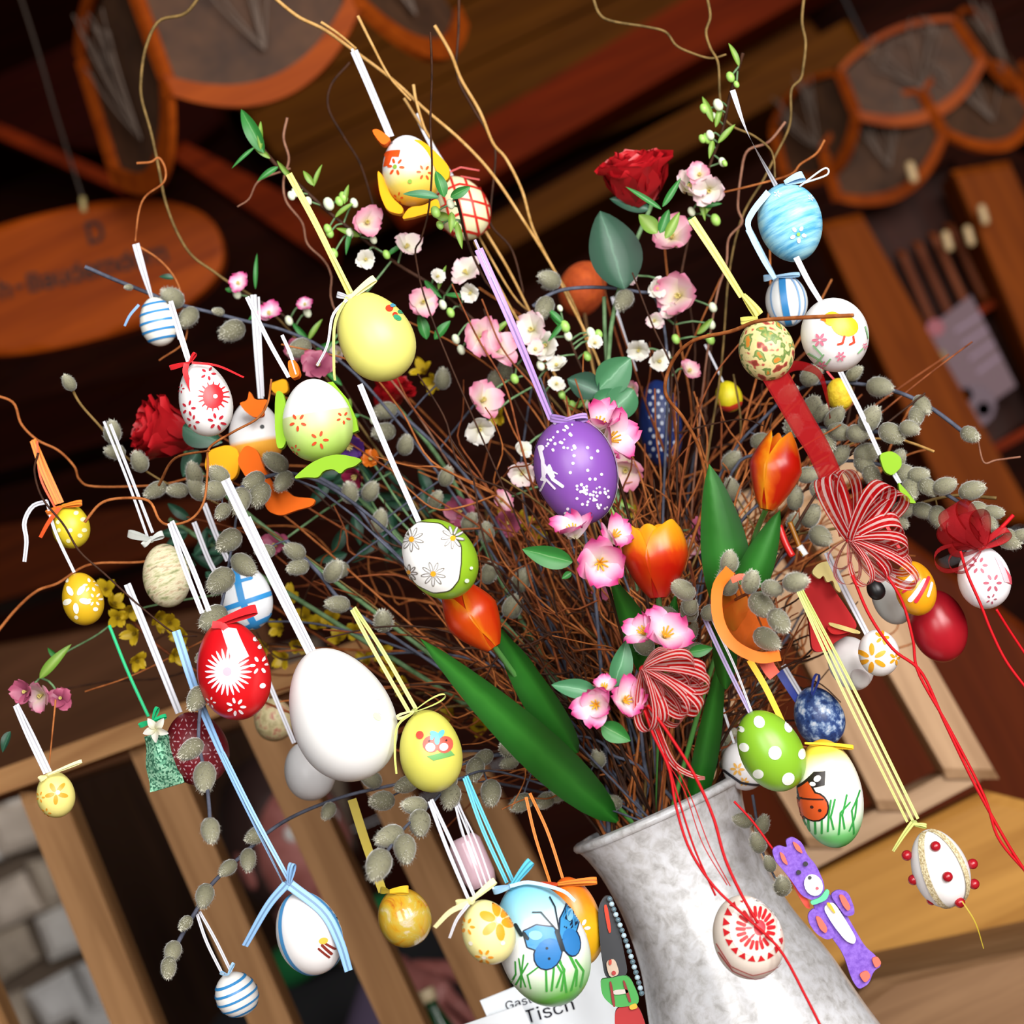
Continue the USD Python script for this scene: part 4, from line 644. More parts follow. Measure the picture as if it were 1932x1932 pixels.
for i in range(290):
    kind = 'curly' if i < 200 else 'straight'
    ang = rnd.uniform(-66, 30) if rnd.random() < .72 else rnd.uniform(-40, 44); big = abs(ang + 15) / 60
    ln = (rnd.uniform(700, 1180) if rnd.random() < .3 else rnd.uniform(360, 860)) * (1 if ang < 25 else .75); y1 = rnd.uniform(-.05, .2)
    st = (MOUTH[0] + rnd.uniform(-95, 95), MOUTH[1] + rnd.uniform(-20, 20) - 0)
    st = (st[0], MOUTH[1] - (st[0] - MOUTH[0]) * .42)
    way = 'far to the left' if ang < -42 else 'to the left' if ang < -14 else 'upright' if ang < 12 else 'to the right'; deep = 'at the front' if y1 < .04 else 'in the middle' if y1 < .12 else 'at the back'
    if kind == 'curly':
        col = rnd.choice(['brown', 'rust', 'rust', 'brown', 'dark']); lb = f'thin curly {dict(brown="brown", rust="rust coloured", dark="dark")[col]} twig leaning {way} {deep} of the tangle'.replace('leaning upright', 'standing upright')
        cp = curl(st, ang, ln, y1, rnd.uniform(10, 40)); t = twig(lb, cp, rnd.uniform(2.6, 4.2), col, 0, y1, lb.replace(' twig', ' twigs'), r1=1.6)
        for q in range(3):
            c0 = cp[rnd.randrange(4, 9)]; a = math.radians(ang + rnd.uniform(-75, 75)); sl = rnd.uniform(90, 260); b2 = a + rnd.uniform(-1.1, 1.1); dy = rnd.uniform(-.05, .05)
            mid = (c0[0] + math.sin(a) * sl * .5, c0[1] - math.cos(a) * sl * .5, c0[2] + dy * .5); en = (mid[0] + math.sin(b2) * sl * .5, mid[1] - math.cos(b2) * sl * .5, c0[2] + dy)
            m1 = ((c0[0] + mid[0]) / 2 + rnd.uniform(-12, 12), (c0[1] + mid[1]) / 2 + rnd.uniform(-12, 12), (c0[2] + mid[2]) / 2); m2 = ((en[0] + mid[0]) / 2 + rnd.uniform(-14, 14), (en[1] + mid[1]) / 2 + rnd.uniform(-14, 14), (en[2] + mid[2]) / 2)
            p = pts([c0, m1, mid, m2, en], 0, 0, 14); mesh(t, 'side_twig', tube(p, taper(14, 2.3 * S(y1), 1.2 * S(y1)), 5), BK[col])
    else:
        col = rnd.choice(['dark', 'grey', 'dark', 'grey', 'olive']); lb = f'straight {dict(dark="dark brown", grey="blue grey", olive="olive")[col]} bare stem leaning {way} {deep} of the fan'.replace('leaning upright', 'standing upright')
        twig(lb, curl(st, ang, ln * .8, y1, rnd.uniform(3, 9)), rnd.uniform(3.2, 5.2), col, 0, y1, lb.replace(' stem', ' stems'), r1=2.)

M_CAT = uvramp('catkin_fur', [(0, '4a4436'), (.1, '62604c'), (.5, '78765f'), (.74, '8a8872'), (.8, 'b4b29e'), (1, 'e6e4d6')], rough=.9, noise=.2, nscale=700, sheen_weight=.6, sheen_roughness=.4)
M_BUDSCALE = plain('5a3018', .6)
def catkin(t, c, y, ln, wd, d):
    """furry catkin centred at a pixel; d its axis in space"""
    s = S(y); o = P(*c, y); L, W = ln * s, wd * s; d = unit(d); X = unit(np.cross(d, F + .01)); Y = np.cross(d, X)
    tt = -np.cos(np.linspace(0, np.pi, 8)); a = np.linspace(0, 2 * np.pi, 10, endpoint=False)
    r = lambda t_: W / 2 * np.sqrt(np.maximum(1 - t_ * t_, 0)) * (1 - .12 * t_)
    v = [o + d * q * L / 2 + r(q) * (math.cos(b) * X + math.sin(b) * Y) for q in tt for b in a]
    g = grid(v, 10, 8, True); uv = g[2].copy(); uv[:, 1] = np.repeat((tt + 1) / 2 * .8, 10)
    n = 260; q = nr.uniform(-.75, .97, n); b = nr.uniform(0, 6.283, n); rad = np.cos(b)[:, None] * X + np.sin(b)[:, None] * Y
    base = o + d * q[:, None] * L / 2 + r(q)[:, None] * rad * .96; dr = unit(rad * (1 - .5 * np.abs(q[:, None])) + d * (.35 + .9 * np.maximum(q, 0))[:, None]); w = unit(np.cross(dr, rad + .3 * d)) * (.8 * s)
    tip = base + dr * (W * nr.uniform(.07, .17, n))[:, None]
    hv = np.stack([base - w, base + w, tip], 1).reshape(-1, 3); hf = np.arange(3 * n).reshape(-1, 3); hu = np.tile([[.5, .8], [.5, .8], [.5, 1.]], (n, 1))
    mesh(t, 'catkin', cat_mesh([(g[0], g[1][:, ::-1], uv), (hv, hf, hu)]), M_CAT)
def willow(label, px, r, cats, y0, y1, col='grey', size=(41, 30), group=None, toward=0.25):
    t = twig(label, px, r, col, y0, y1, None, 'willow_branch', 'willow branch', r1=r * .6); line_ = t.line; k = FP
    d = line_ - CAM; dep = d @ F; lp = np.c_[966 + (d @ R) / dep * FP, 966 - (d @ U) / dep * FP]
    for c in cats:
        i = np.argmin(((lp - V(c[:2])) ** 2).sum(1)); y = line_[i][1] - .004; off = V(c[:2]) - lp[i]; dist = np.linalg.norm(off)
        tg = lp[max(i - 1, 0)] - lp[min(i + 1, len(lp) - 1)]; tg = tg / (np.linalg.norm(tg) + 1e-9)
        dirp = off / max(dist, 1) * min(dist / 18, 1.6) + tg * (-1 if len(c) > 3 and c[3] else 1) * .9; a = rnd.uniform(-.3, .3); dirp = V([dirp[0] * math.cos(a) - dirp[1] * math.sin(a), dirp[0] * math.sin(a) + dirp[1] * math.cos(a)])
        sz = c[2] if len(c) > 2 and c[2] else rnd.uniform(.88, 1.15); dw = dirp[0] * R - dirp[1] * U - F * rnd.uniform(0, 1.) * toward * 3
        catkin(t, c[:2], y, size[0] * sz, size[1] * sz * rnd.uniform(.9, 1.1), dw)
        if dist > 14: b = line_[i]; e_ = P(*c[:2], y); mesh(t, 'side_stalk', tube(spline([b, (b + e_) / 2 + U * .001, e_], 5), 1.8 * S(y)), BK[col])
    return t
willow('grey willow stem with catkins pointing left across the sign', [(160, 503), (210, 525), (260, 545), (330, 572), (400, 590), (460, 605), (540, 625), (620, 665), (720, 760), (900, 1000), (1240, 1560)], 4.2, [(325, 562, 1.25), (355, 599, 1.2), (438, 624, 1.3), (565, 657, 1.2), (412, 588, .6), (243, 542, .45)], -.02, .03)
willow('thin pale willow twig with a ragged tip at far left', [(128, 716), (150, 760), (190, 806), (225, 850), (262, 880), (330, 920), (420, 955), (620, 1080), (1240, 1560)], 3., [(130, 722, .9), (212, 815, 1.15), (217, 852, 1.05), (263, 871, 1.1), (293, 925, 1.15), (335, 925, 1.05), (366, 894, 1.2), (372, 923, 1.25)], -.06, .0, 'olive')
willow('willow branch with a crowd of catkins under the green winged chicken egg', [(400, 930), (450, 922), (500, 900), (560, 895), (640, 930), (760, 1030), (950, 1230), (1240, 1560)], 4.5, [(413, 897, 1.15), (405, 925, 1.2), (478, 908, 1.2), (520, 872, 1.35), (535, 908, 1.2), (452, 946, 1.4), (490, 933, 1.3), (420, 965, .9)], -.1, .0)
willow('willow stem hanging down over the red and maroon eggs', [(397, 1590), (395, 1530), (388, 1465), (375, 1400), (378, 1330), (385, 1260), (405, 1190), (425, 1110), (440, 1020), (470, 950), (640, 950), (1240, 1560)], 4., [(432, 1020, 1.35), (460, 1066, 1.4), (416, 1096, 1.5), (402, 1166, 1.5), (418, 1224, 1.9), (380, 1240, .7), (372, 1318, 1.3), (360, 1414, 1.35), (386, 1466, 1.5), (397, 1567, 1.25)], -.19, -.02)
willow('lowest willow branch reaching left over the railing slats', [(316, 1830), (335, 1780), (375, 1710), (400, 1668), (450, 1620), (520, 1560), (600, 1520), (700, 1490), (840, 1470), (1000, 1490), (1240, 1560)], 4.5, [(482, 1577, 1.0), (468, 1622, 1.15), (430, 1638, 1.), (386, 1690, 1.2), (350, 1742, .8), (326, 1795, 1.05), (318, 1826, 1.05), (620, 1530, .9), (700, 1470, 1.1)], -.08, .02)
willow('near willow spur with large pale catkins between the hanging eggs', [(705, 1640), (735, 1600), (765, 1560), (800, 1530), (840, 1490), (870, 1468), (960, 1460), (1240, 1560)], 3.4, [(840, 1472, 1.2), (850, 1502, 1.25), (782, 1520, 1.25), (792, 1553, 1.35), (735, 1578, 1.45), (764, 1602, 1.45), (714, 1632, 1.6)], -.2, -.02)
willow('willow stem with catkins below the rabbit printed egg', [(880, 1440), (950, 1425), (1020, 1455), (1120, 1490), (1240, 1560)], 4., [(911, 1431, 1.1), (958, 1414, 1.), (962, 1438, .95), (896, 1452, 1.2), (1017, 1450, 1.1), (926, 1496, 1.3), (983, 1515, 1.2), (1028, 1511, 1.), (1051, 1500, .9), (1074, 1452, .9), (1128, 1432, .9), (1159, 1514, .9), (767, 1480, 1.2), (721, 1511, 1.2)], -.05, .0)
willow('willow stem with scattered catkins between green daisy egg and yellow egg', [(600, 900), (660, 940), (740, 1040), (840, 1130), (930, 1210), (1060, 1340), (1240, 1560)], 4.5, [(660, 930, 1.1), (699, 927, 1.), (716, 983, 1.15), (842, 899, 1.), (822, 943, .9), (886, 985, 1.), (918, 1004, 1.), (923, 1081, 1.1), (984, 1095, 1.2), (967, 1145, 1.2), (765, 840, 1.), (640, 1075, 1.)], .02, .0)
willow('willow stem with catkins left of the orange tulip', [(540, 1020), (600, 1080), (650, 1140), (740, 1200), (900, 1310), (1240, 1560)], 4.5, [(556, 1040, 1.1), (562, 1070, 1.1), (629, 1078, 1.2), (637, 1140, 1.2), (723, 1172, 1.15), (500, 1040, 1.)], -.04, .0)
willow('willow twig with few catkins left of the purple ribbon', [(730, 760), (800, 820), (880, 900), (960, 1030), (1080, 1250), (1240, 1560)], 4., [(726, 775, 1.2), (724, 815, 1.15), (933, 719, 1.), (953, 697, 1.), (835, 715, 1.05)], .04, .02)
willow('grey arching willow twig with three catkins under the large dark leaf', [(1005, 578), (1050, 550), (1120, 542), (1200, 550), (1240, 570), (1260, 700), (1250, 1000), (1240, 1560)], 4., [(1037, 528, 1.15), (1027, 580, 1.15), (1177, 566, 1.1)], .0, .02)
willow('willow branch with catkins spreading toward the brochure rack', [(1830, 825), (1760, 772), (1700, 742), (1640, 727), (1560, 722), (1500, 738), (1440, 790), (1380, 860), (1330, 1000), (1240, 1560)], 4.4, [(1487, 744, 1.1), (1531, 708, 1.2), (1612, 704, .9), (1660, 730, 1.3), (1740, 764, 1.1), (1729, 785, 1.05), (1830, 820, .95), (1437, 832, 1.1), (1380, 869, 1.1)], -.04, .03)
willow('willow branch with dense catkins behind the red tulip', [(1718, 805), (1650, 815), (1580, 812), (1520, 808), (1440, 850), (1360, 950), (1240, 1560)], 4.4, [(1531, 770, 1.25), (1497, 803, 1.2), (1575, 788, 1.2), (1642, 790, 1.35), (1716, 808, 1.), (1682, 818, 1.3), (1585, 815, 1.2), (1618, 818, 1.1), (1558, 832, 1.2), (1548, 780, 1.)], -.06, .02)
willow('willow branch with catkins reaching over the striped organza bow', [(1910, 1035), (1850, 975), (1780, 930), (1700, 890), (1620, 870), (1540, 880), (1460, 930), (1360, 1060), (1240, 1560)], 4.2, [(1585, 859, 1.15), (1635, 856, 1.25), (1632, 878, 1.2), (1645, 897, 1.1), (1692, 868, 1.1), (1706, 893, 1.15), (1733, 896, 1.05), (1719, 922, 1.1), (1753, 920, 1.1), (1783, 917, 1.15), (1834, 925, 1.3), (1847, 962, 1.), (1874, 967, 1.05), (1867, 988, .9), (1904, 1018, 1.2), (1926, 1010, .9), (1524, 896, 1.1), (1548, 926, 1.1)], -.08, .02)
willow('golden willow twig with catkins under the red organza', [(1880, 940), (1800, 935), (1720, 955), (1640, 985), (1560, 1000), (1480, 1020), (1380, 1120), (1240, 1560)], 3.4, [(1704, 962, 1.1), (1697, 982, 1.), (1743, 964, 1.15), (1771, 976, 1.15), (1501, 940, 1.15), (1531, 973, 1.2), (1548, 1012, 1.2), (1380, 923, 1.1), (1498, 985, .9)], -.05, .02, 'olive')
willow('willow spur with pale catkins around the orange organza pouch', [(1510, 1096), (1440, 1110), (1390, 1130), (1350, 1160), (1310, 1200), (1270, 1350), (1240, 1560)], 3.6, [(1376, 1060, 1.1), (1372, 1098, 1.35), (1417, 1098, 1.2), (1457, 1110, 1.15), (1501, 1098, 1.3), (1437, 1142, 1.4), (1470, 1172, 1.3), (1447, 1206, 1.4)], -.2, -.03, 'brown')
willow('willow spur with catkins beside the yellow tipped tulip', [(1300, 1060), (1310, 1110), (1300, 1180), (1270, 1300), (1240, 1560)], 3.4, [(1288, 1112, 1.35), (1302, 1142, 1.), (1257, 1162, 1.25), (1300, 1152, 1.1), (1212, 1212, 1.4), (1301, 1190, 1.1), (1340, 1155, .95), (1310, 1225, 1.)], -.19, -.03, 'brown')
willow('willow twig with green grey catkins behind the purple bear', [(1420, 1500), (1430, 1560), (1440, 1610), (1480, 1690)], 3., [(1402, 1548, 1.), (1438, 1556, 1.), (1430, 1590, 1.05), (1476, 1672, 1.), (1452, 1630, .8)], -.05, -.07)
willow('willow twig with small catkins at the vase rim', [(1440, 1290), (1400, 1360), (1350, 1440), (1300, 1560)], 3., [(1445, 1298, 1.), (1375, 1392, 1.1), (1380, 1420, 1.), (1352, 1400, 1.), (1375, 1440, .9), (1310, 1375, .9)], .02, .0)
twig('golden bare twig tip poking out right of the catkins', [(1762, 852), (1720, 836), (1680, 828), (1600, 840), (1450, 930)], 2.8, 'straw', -.05, 0); twig('thin brown twig bending down at the end of the right willow branch', [(1925, 862), (1880, 868), (1856, 872), (1845, 830), (1838, 815)], 2., 'pink', -.03, -.04)

# ---------------------------------------------------------------- leaves and flowers
M_LEAF = leafy('leaf_green', [(0, '2e7a34'), (.46, '3a8c3e'), (.5, '7ab070'), (.54, '3a8c3e'), (1, '2e7a34')], 'x', .25)
M_LEAFY = leafy('leaf_yellowgreen', [(0, '6a9a2e'), (.5, '9abc58'), (1, '6a9a2e')], 'x', .3)
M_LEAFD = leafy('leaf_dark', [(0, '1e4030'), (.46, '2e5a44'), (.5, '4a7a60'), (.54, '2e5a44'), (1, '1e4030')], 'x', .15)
M_LEAFS = leafy('leaf_sage', [(0, '3e7a52'), (.46, '4c8a5e'), (.5, '7aae88'), (.54, '4c8a5e'), (1, '3e7a52')], 'x', .2, noise=.25)
M_TULIPLEAF = leafy('tulip_leaf', [(0, '1c5618'), (.3, '267020'), (.5, '34842a'), (.7, '267020'), (1, '1c5618')], 'x', .3)
def leaf(t, base, tip, w, y, mat, y1=None, bend=.12, name='leaf', tilt=.3, sharp=1.):
    y1 = y if y1 is None else y1; a, b = P(*base, y), P(*tip, y1); n = 13; q = np.linspace(0, 1, n); L = np.linalg.norm(b - a); d = (b - a) / L
    side = unit(np.cross(d, F)); nor = np.cross(side, d); nor = nor if nor @ F < 0 else -nor; side2 = unit(side * math.cos(tilt) + nor * math.sin(tilt)); nor2 = np.cross(side2, d); nor2 = nor2 if nor2 @ F < 0 else -nor2
    wd = w * S(y) * np.sin(np.pi * q ** .8) ** .75 * (1 - .15 * q) ** sharp; wd[-1] = 0; wd[0] = w * S(y) * .08; u = np.linspace(-.5, .5, 5)
    c = a + (b - a) * q[:, None] + nor * (bend * L * np.sin(np.pi * q))[:, None]
    v = c[:, None] + u[None, :, None] * wd[:, None, None] * side2 + (np.abs(u) * .45)[None, :, None] * wd[:, None, None] * nor2
    mesh(t, name, grid(v, 5, n), mat)
def petal(o, ax, side, L, W, cup, open_, n=6, tipcurl=.0, notch=0.):
    """petal from o: leans from axis ax towards side by open_ (radians), cupped"""
    nrm = np.cross(ax, side); q = np.linspace(0, 1, n); u = np.linspace(-1, 1, 5); v = []
    ang = open_ * (.55 + .45 * q) + tipcurl * q * q; step = L / (n - 1); c = V(o, float); pos = [c]
    for i in range(1, n): pos.append(pos[-1] + step * (ax * math.cos(ang[i]) + side * math.sin(ang[i])))
    for i in range(n):
        w = W * .5 * (math.sin(math.pi * (.12 + .78 * q[i])) ** .7) * (1 if i < n - 1 else .62); out = side * math.cos(ang[i]) - ax * math.sin(ang[i])
        for x in u: v.append(pos[i] + nrm * x * w - out * cup * w * (x * x) + (ax * math.cos(ang[i]) + side * math.sin(ang[i])) * (-notch * L * (1 - abs(x)) if i == n - 1 else 0))
    return grid(v, 5, n)
PINK = [leafy('petal_pink', [(0, 'd8cc98'), (.3, 'e8d4c0'), (.55, 'e8c0c8'), (.85, 'dc8aa4'), (1, 'cc6e90')], tl=.25), leafy('petal_pale', [(0, 'd4d0a0'), (.35, 'e6e0d0'), (.8, 'e6d2d2'), (1, 'dcaab8')], tl=.25), leafy('petal_white', [(0, 'c8c498'), (.4, 'dedaca'), (1, 'e8e4e0')], tl=.25),
        leafy('petal_magenta', [(0, 'e6e0c0'), (.3, 'f0e6ea'), (.6, 'eeb8d2'), (.85, 'd85a9a'), (1, 'c02a70')], tl=.25), leafy('petal_dark', [(0, '7a3050'), (1, 'b85a78')], tl=.2), leafy('petal_red', [(0, '6a060c'), (.5, '9c0a14'), (1, 'b8141e')], tl=.12), leafy('petal_yellow', [(0, 'a88a10'), (1, 'd8b820')], tl=.25)]
def blossom(par, c, r, y, mat, n=5, face=None, open_=1.3, name='blossom', cup=.22, stam='d8c878', wide=1.0):
    s = S(y); o = P(*c, y); ax = unit(-F + R * rnd.uniform(-.7, .7) + U * rnd.uniform(-.5, .7)) if face is None else unit(face[0] * R + face[1] * U - F * face[2])
    h = unit(np.cross(ax, V([.3, .2, .9]))); g = np.cross(ax, h); a0 = rnd.uniform(0, 6.28); b = Thing(name, at=o, parent=par); L = 1.1 * r * s / max(math.sin(open_), .6)
    for k in range(n):
        a = a0 + 6.283 * k / n; sd = math.cos(a) * h + math.sin(a) * g
        pv = petal(o - ax * .15 * L, ax, sd, L * rnd.uniform(.85, 1.1), L * wide, cup * rnd.uniform(-.6, 1.4), open_ * rnd.uniform(.72, 1.12), 7, rnd.uniform(-.3, .5), notch=.1)
        q = pv[0] + ax * (np.sin(pv[2][:, :1] * 9 + k) * pv[2][:, 1:] ** 2 * .09 * L); mesh(b, 'petal', (q, pv[1], pv[2]), mat)
    st_ = []
    for k in range(7):
        a = 6.283 * k / 7; st_.append(tube(np.linspace(o - ax * .1 * L, o + ax * (.22 if name == 'blossom' else .3) * L + (math.cos(a) * h + math.sin(a) * g) * (.09 if name == 'blossom' else .16) * L, 3), (.014 * L + .0002), 4))
    mesh(b, 'stamens', cat_mesh(st_), plain(stam, .5), kind='stuff')
def bud(t, c, r, y, mat, name='bud'):
    m = trimesh.creation.icosphere(1, r * S(y)); v = V(m.vertices) * V([.85, .85, 1.2]) + P(*c, y); mesh(t, name, (v, m.faces), mat)
M_BUD, M_BUDW = plain('9ac860', .4), plain('dce4c8', .45)
def blossom_branch(label, px, r, y0, y1, fl=(), buds=(), leaves=(), col='dark', small=0):
    t = twig(label, px, r, col, y0, y1, None, 'blossom_branch', 'blossom branch', r1=r * .7); d = t.line - CAM; dep = d @ F; lp = np.c_[966 + (d @ R) / dep * FP, 966 - (d @ U) / dep * FP]
    def near(c): i = np.argmin(((lp - V(c[:2])) ** 2).sum(1)); return t.line[i], t.line[i][1]
    for f in fl:
        b, y = near(f); y -= .012; blossom(t, f[:2], f[2], y, PINK[f[3]]); e_ = P(*f[:2], y + .006); mesh(t, 'stalk', tube(spline([b, (b + e_) / 2 + U * .003, e_], 6), .0007), BK['green'])
    for f in buds:
        b, y = near(f); y -= .006; bud(t, f[:2], f[2] if len(f) > 2 else 9, y, M_BUDW if rnd.random() < .4 else M_BUD); e_ = P(*f[:2], y); mesh(t, 'stalk', tube(spline([b, (b + e_) / 2 + U * .002, e_], 5), .0006), BK['green'])
    for f in leaves: leaf(t, f[0], f[1], f[2], near(f[0])[1] - .008, f[3] if len(f) > 3 else M_LEAF, tilt=rnd.uniform(-.5, .5))
    for k in range(small):
        i = rnd.randrange(int(len(lp) * .05), int(len(lp) * .75)); a = rnd.uniform(0, 6.28); c = (lp[i][0] + 26 * math.cos(a), lp[i][1] + 26 * math.sin(a))
        if rnd.random() < .55: bud(t, c, rnd.uniform(6, 10), t.line[i][1] - .006, rnd.choice([M_BUD, M_BUDW])); mesh(t, 'stalk', tube(np.linspace(t.line[i], P(*c, t.line[i][1] - .006), 3), .0006), BK['green'])
        else: leaf(t, tuple(lp[i]), (lp[i][0] + 48 * math.cos(a), lp[i][1] + 48 * math.sin(a)), 13, t.line[i][1] - .006, rnd.choice([M_LEAFY, M_LEAF]), tilt=rnd.uniform(-.6, .6))
    return t
blossom_branch('long dark blossom branch with a green leaf at its high left tip', [(480, 262), (520, 310), (560, 345), (620, 400), (700, 462), (760, 505), (830, 548), (900, 610), (960, 670), (1040, 790), (1120, 1000), (1240, 1560)], 4.2, -.04, .03,
    [(692, 420, 36, 0), (766, 466, 32, 1), (798, 570, 32, 0), (825, 522, 18, 2), (690, 490, 22, 2), (905, 636, 40, 0), (936, 660, 42, 0), (1005, 622, 40, 1), (1030, 652, 32, 2), (910, 756, 40, 0), (905, 808, 34, 2), (985, 892, 28, 1), (945, 945, 26, 0), (1050, 690, 22, 2), (880, 515, 34, 1), (888, 552, 22, 2), (600, 690, 34, 4), (985, 850, 20, 2), (1050, 725, 18, 2)],
    [(640, 380), (668, 383), (622, 440), (630, 478), (660, 440), (648, 372, 10), (620, 385, 12), (860, 640), (850, 590), (835, 575), (870, 660)], [((498, 288), (455, 206), 32), ((492, 282), (492, 228), 12, M_LEAFY), ((480, 278), (437, 318), 8), ((592, 350), (572, 322), 13, M_LEAFY), ((592, 352), (608, 310), 11, M_LEAFY), ((650, 385), (658, 348), 12, M_LEAFY), ((800, 600), (778, 560), 20), ((820, 640), (850, 605), 20), ((805, 640), (790, 590), 24)], small=26)
blossom_branch('dark blossom branch rising beside the red rose at upper right', [(1402, 100), (1388, 145), (1375, 190), (1362, 250), (1340, 310), (1322, 370), (1308, 410), (1285, 520), (1270, 650), (1262, 900), (1240, 1560)], 3.6, -.04, .04,
    [(1268, 448, 44, 0), (1282, 558, 50, 0), (1298, 355, 40, 1), (1338, 358, 36, 1), (1205, 660, 24, 2), (1243, 682, 24, 2), (1300, 700, 24, 0), (1238, 545, 24, 2), (1320, 330, 26, 0), (1185, 520, 20, 1), (1235, 605, 20, 1), (1265, 590, 20, 1)],
    [(1355, 198, 11), (1328, 205), (1340, 255), (1325, 262, 8), (1350, 415, 11), (1328, 395), (1345, 580), (1342, 612), (1275, 640), (1340, 640, 10)], [((1345, 230), (1325, 182), 14, M_LEAFY), ((1350, 240), (1362, 190), 12, M_LEAFY), ((1345, 265), (1338, 300), 12, M_LEAFY), ((1320, 405), (1345, 388), 10, M_LEAFY), ((1315, 630), (1345, 600), 14, M_LEAFY)], small=14)
blossom_branch('leafy green sprig in front of the lattice egg', [(860, 372), (868, 400), (880, 450), (910, 520), (1000, 700), (1240, 1560)], 3., -.09, .02, [], [(822, 400, 11), (850, 385, 9), (830, 425, 8), (860, 425, 8)],
    [((838, 372), (822, 322), 26), ((828, 372), (760, 366), 20, M_LEAFS), ((850, 372), (888, 352), 22, M_LEAF), ((848, 410), (818, 405), 20, M_LEAFY), ((862, 420), (872, 470), 14, M_LEAFY), ((852, 400), (850, 440), 16, M_LEAFY)])
blossom_branch('dark blossom branch with buds between purple ribbon and sage leaves', [(1060, 600), (1075, 640), (1095, 690), (1120, 740), (1140, 860), (1180, 1100), (1240, 1560)], 3.2, .0, .03, [(1122, 648, 18, 2), (1010, 660, 20, 1), (1180, 885, 42, 0), (1325, 1000, 30, 4), (1192, 735, 22, 0), (1300, 1035, 26, 0), (1130, 1110, 30, 4)],
    [(1066, 616, 11), (1072, 634), (1115, 628, 10), (1108, 672, 9), (1080, 765, 9), (1105, 762, 9), (1060, 745, 8), (1135, 765, 8), (1020, 690, 9), (1130, 630, 8)], [((1075, 760), (1058, 742), 8, M_LEAFY), ((1090, 770), (1110, 745), 9, M_LEAFY)], small=10)
blossom_branch('dark blossom branch with faded pink flowers among left leaves', [(425, 545), (470, 560), (540, 600), (620, 690), (760, 900), (1240, 1560)], 3.2, .03, .05, [(450, 535, 24, 3), (508, 592, 26, 3), (575, 575, 18, 3), (640, 665, 20, 1), (560, 660, 26, 4), (520, 1030, 30, 4), (870, 965, 34, 4), (960, 985, 30, 4)], [(545, 605), (580, 590)], [((482, 545), (485, 478), 9), ((440, 550), (425, 545), 12), ((330, 525), (300, 522), 14, M_LEAFD)], small=10)
t = blossom_branch('wilted pink silk blossom with a green sprig at the left edge', [(40, 1310), (75, 1280), (110, 1240), (180, 1200), (260, 1150), (420, 1120)], 2.2, -.05, .05, [(48, 1305, 28, 4), (78, 1312, 34, 0), (115, 1318, 26, 4)], [], [((75, 1280), (135, 1215), 22, M_LEAFY), ((110, 1240), (90, 1222), 14), ((20, 1380), (5, 1420), 22, M_LEAFD)], 'green')

for lb, c, r, m, n in (('dark purple silk pansy beside the lime chicken egg', (655, 842), 34, ('petal_purple', [(0, '2a1040'), (1, '5a2a8a')]), 5), ('crimson silk flower low between lime chicken egg and daisy egg', (672, 898), 28, ('petal_crimson', [(0, '5a0a20'), (1, '9a2048')]), 5), ('small orange silk flower under the lime chicken egg feet', (700, 868), 22, ('petal_orange', [(0, 'b85a0c'), (1, 'e0761a')]), 6)):
    t = twig(lb, [c, (c[0] + 90, c[1] + 130), (1000, 1230), (1240, 1560)], 2.6, 'green', .03, .02, None, 'silk_flower', 'flower'); blossom(t, c, r, .018, leafy(*m, tl=.15), n, None, 1.2, 'flower', .3)
# silk apple blossoms with broad leaves low in the middle
def silk(label, stem, fl, leaves, y):
    t = twig(label, stem, 3.4, 'dark', y, .0, None, 'silk_flower', 'flower', r1=3.)
    for f in fl: blossom(t, f[:2], f[2], y - .02, PINK[3], 5, f[3] if len(f) > 3 else None, 1.05, 'flower', .45, 'e8b030', .78)
    for l in leaves: leaf(t, l[0], l[1], l[2], y - .015, l[3] if len(l) > 3 else M_LEAF, tilt=rnd.uniform(-.3, .3), bend=.05)
    return t
silk('magenta edged silk blossom peeking out behind the purple egg', [(1135, 830), (1180, 950), (1230, 1200), (1240, 1560)], [(1128, 805, 50, (.3, .8, .8)), (1150, 830, 56, (.7, .3, .8))], [], -.08)
silk('magenta edged silk blossoms under the purple egg', [(1120, 1040), (1160, 1150), (1210, 1350), (1240, 1560)], [(1082, 1006, 46, (-.3, .9, .6)), (1158, 1012, 40, (.5, .6, .9)), (1132, 1062, 62, (.1, -.1, 1))], [((1080, 1060), (985, 1036), 46), ((1078, 1080), (1060, 1092), 14)], -.14)
silk('magenta edged silk blossom above the lower red bow', [(1245, 1205), (1250, 1300), (1240, 1560)], [(1255, 1200, 56, (.2, .5, .9)), (1215, 1195, 40, (-.5, .6, .7))], [((1160, 1295), (1182, 1208), 48, M_LEAFS), ((1300, 1230), (1345, 1222), 26)], -.13)
silk('magenta edged silk blossoms left of the lower red bow', [(1135, 1330), (1190, 1450), (1240, 1560)], [(1125, 1330, 46, (-.2, .1, 1)), (1178, 1322, 44, (.4, .2, .9)), (1140, 1300, 30, (0, .8, .6))], [((1125, 1305), (1040, 1292), 40, M_LEAFS), ((1135, 1368), (1190, 1398), 42)], -.15)

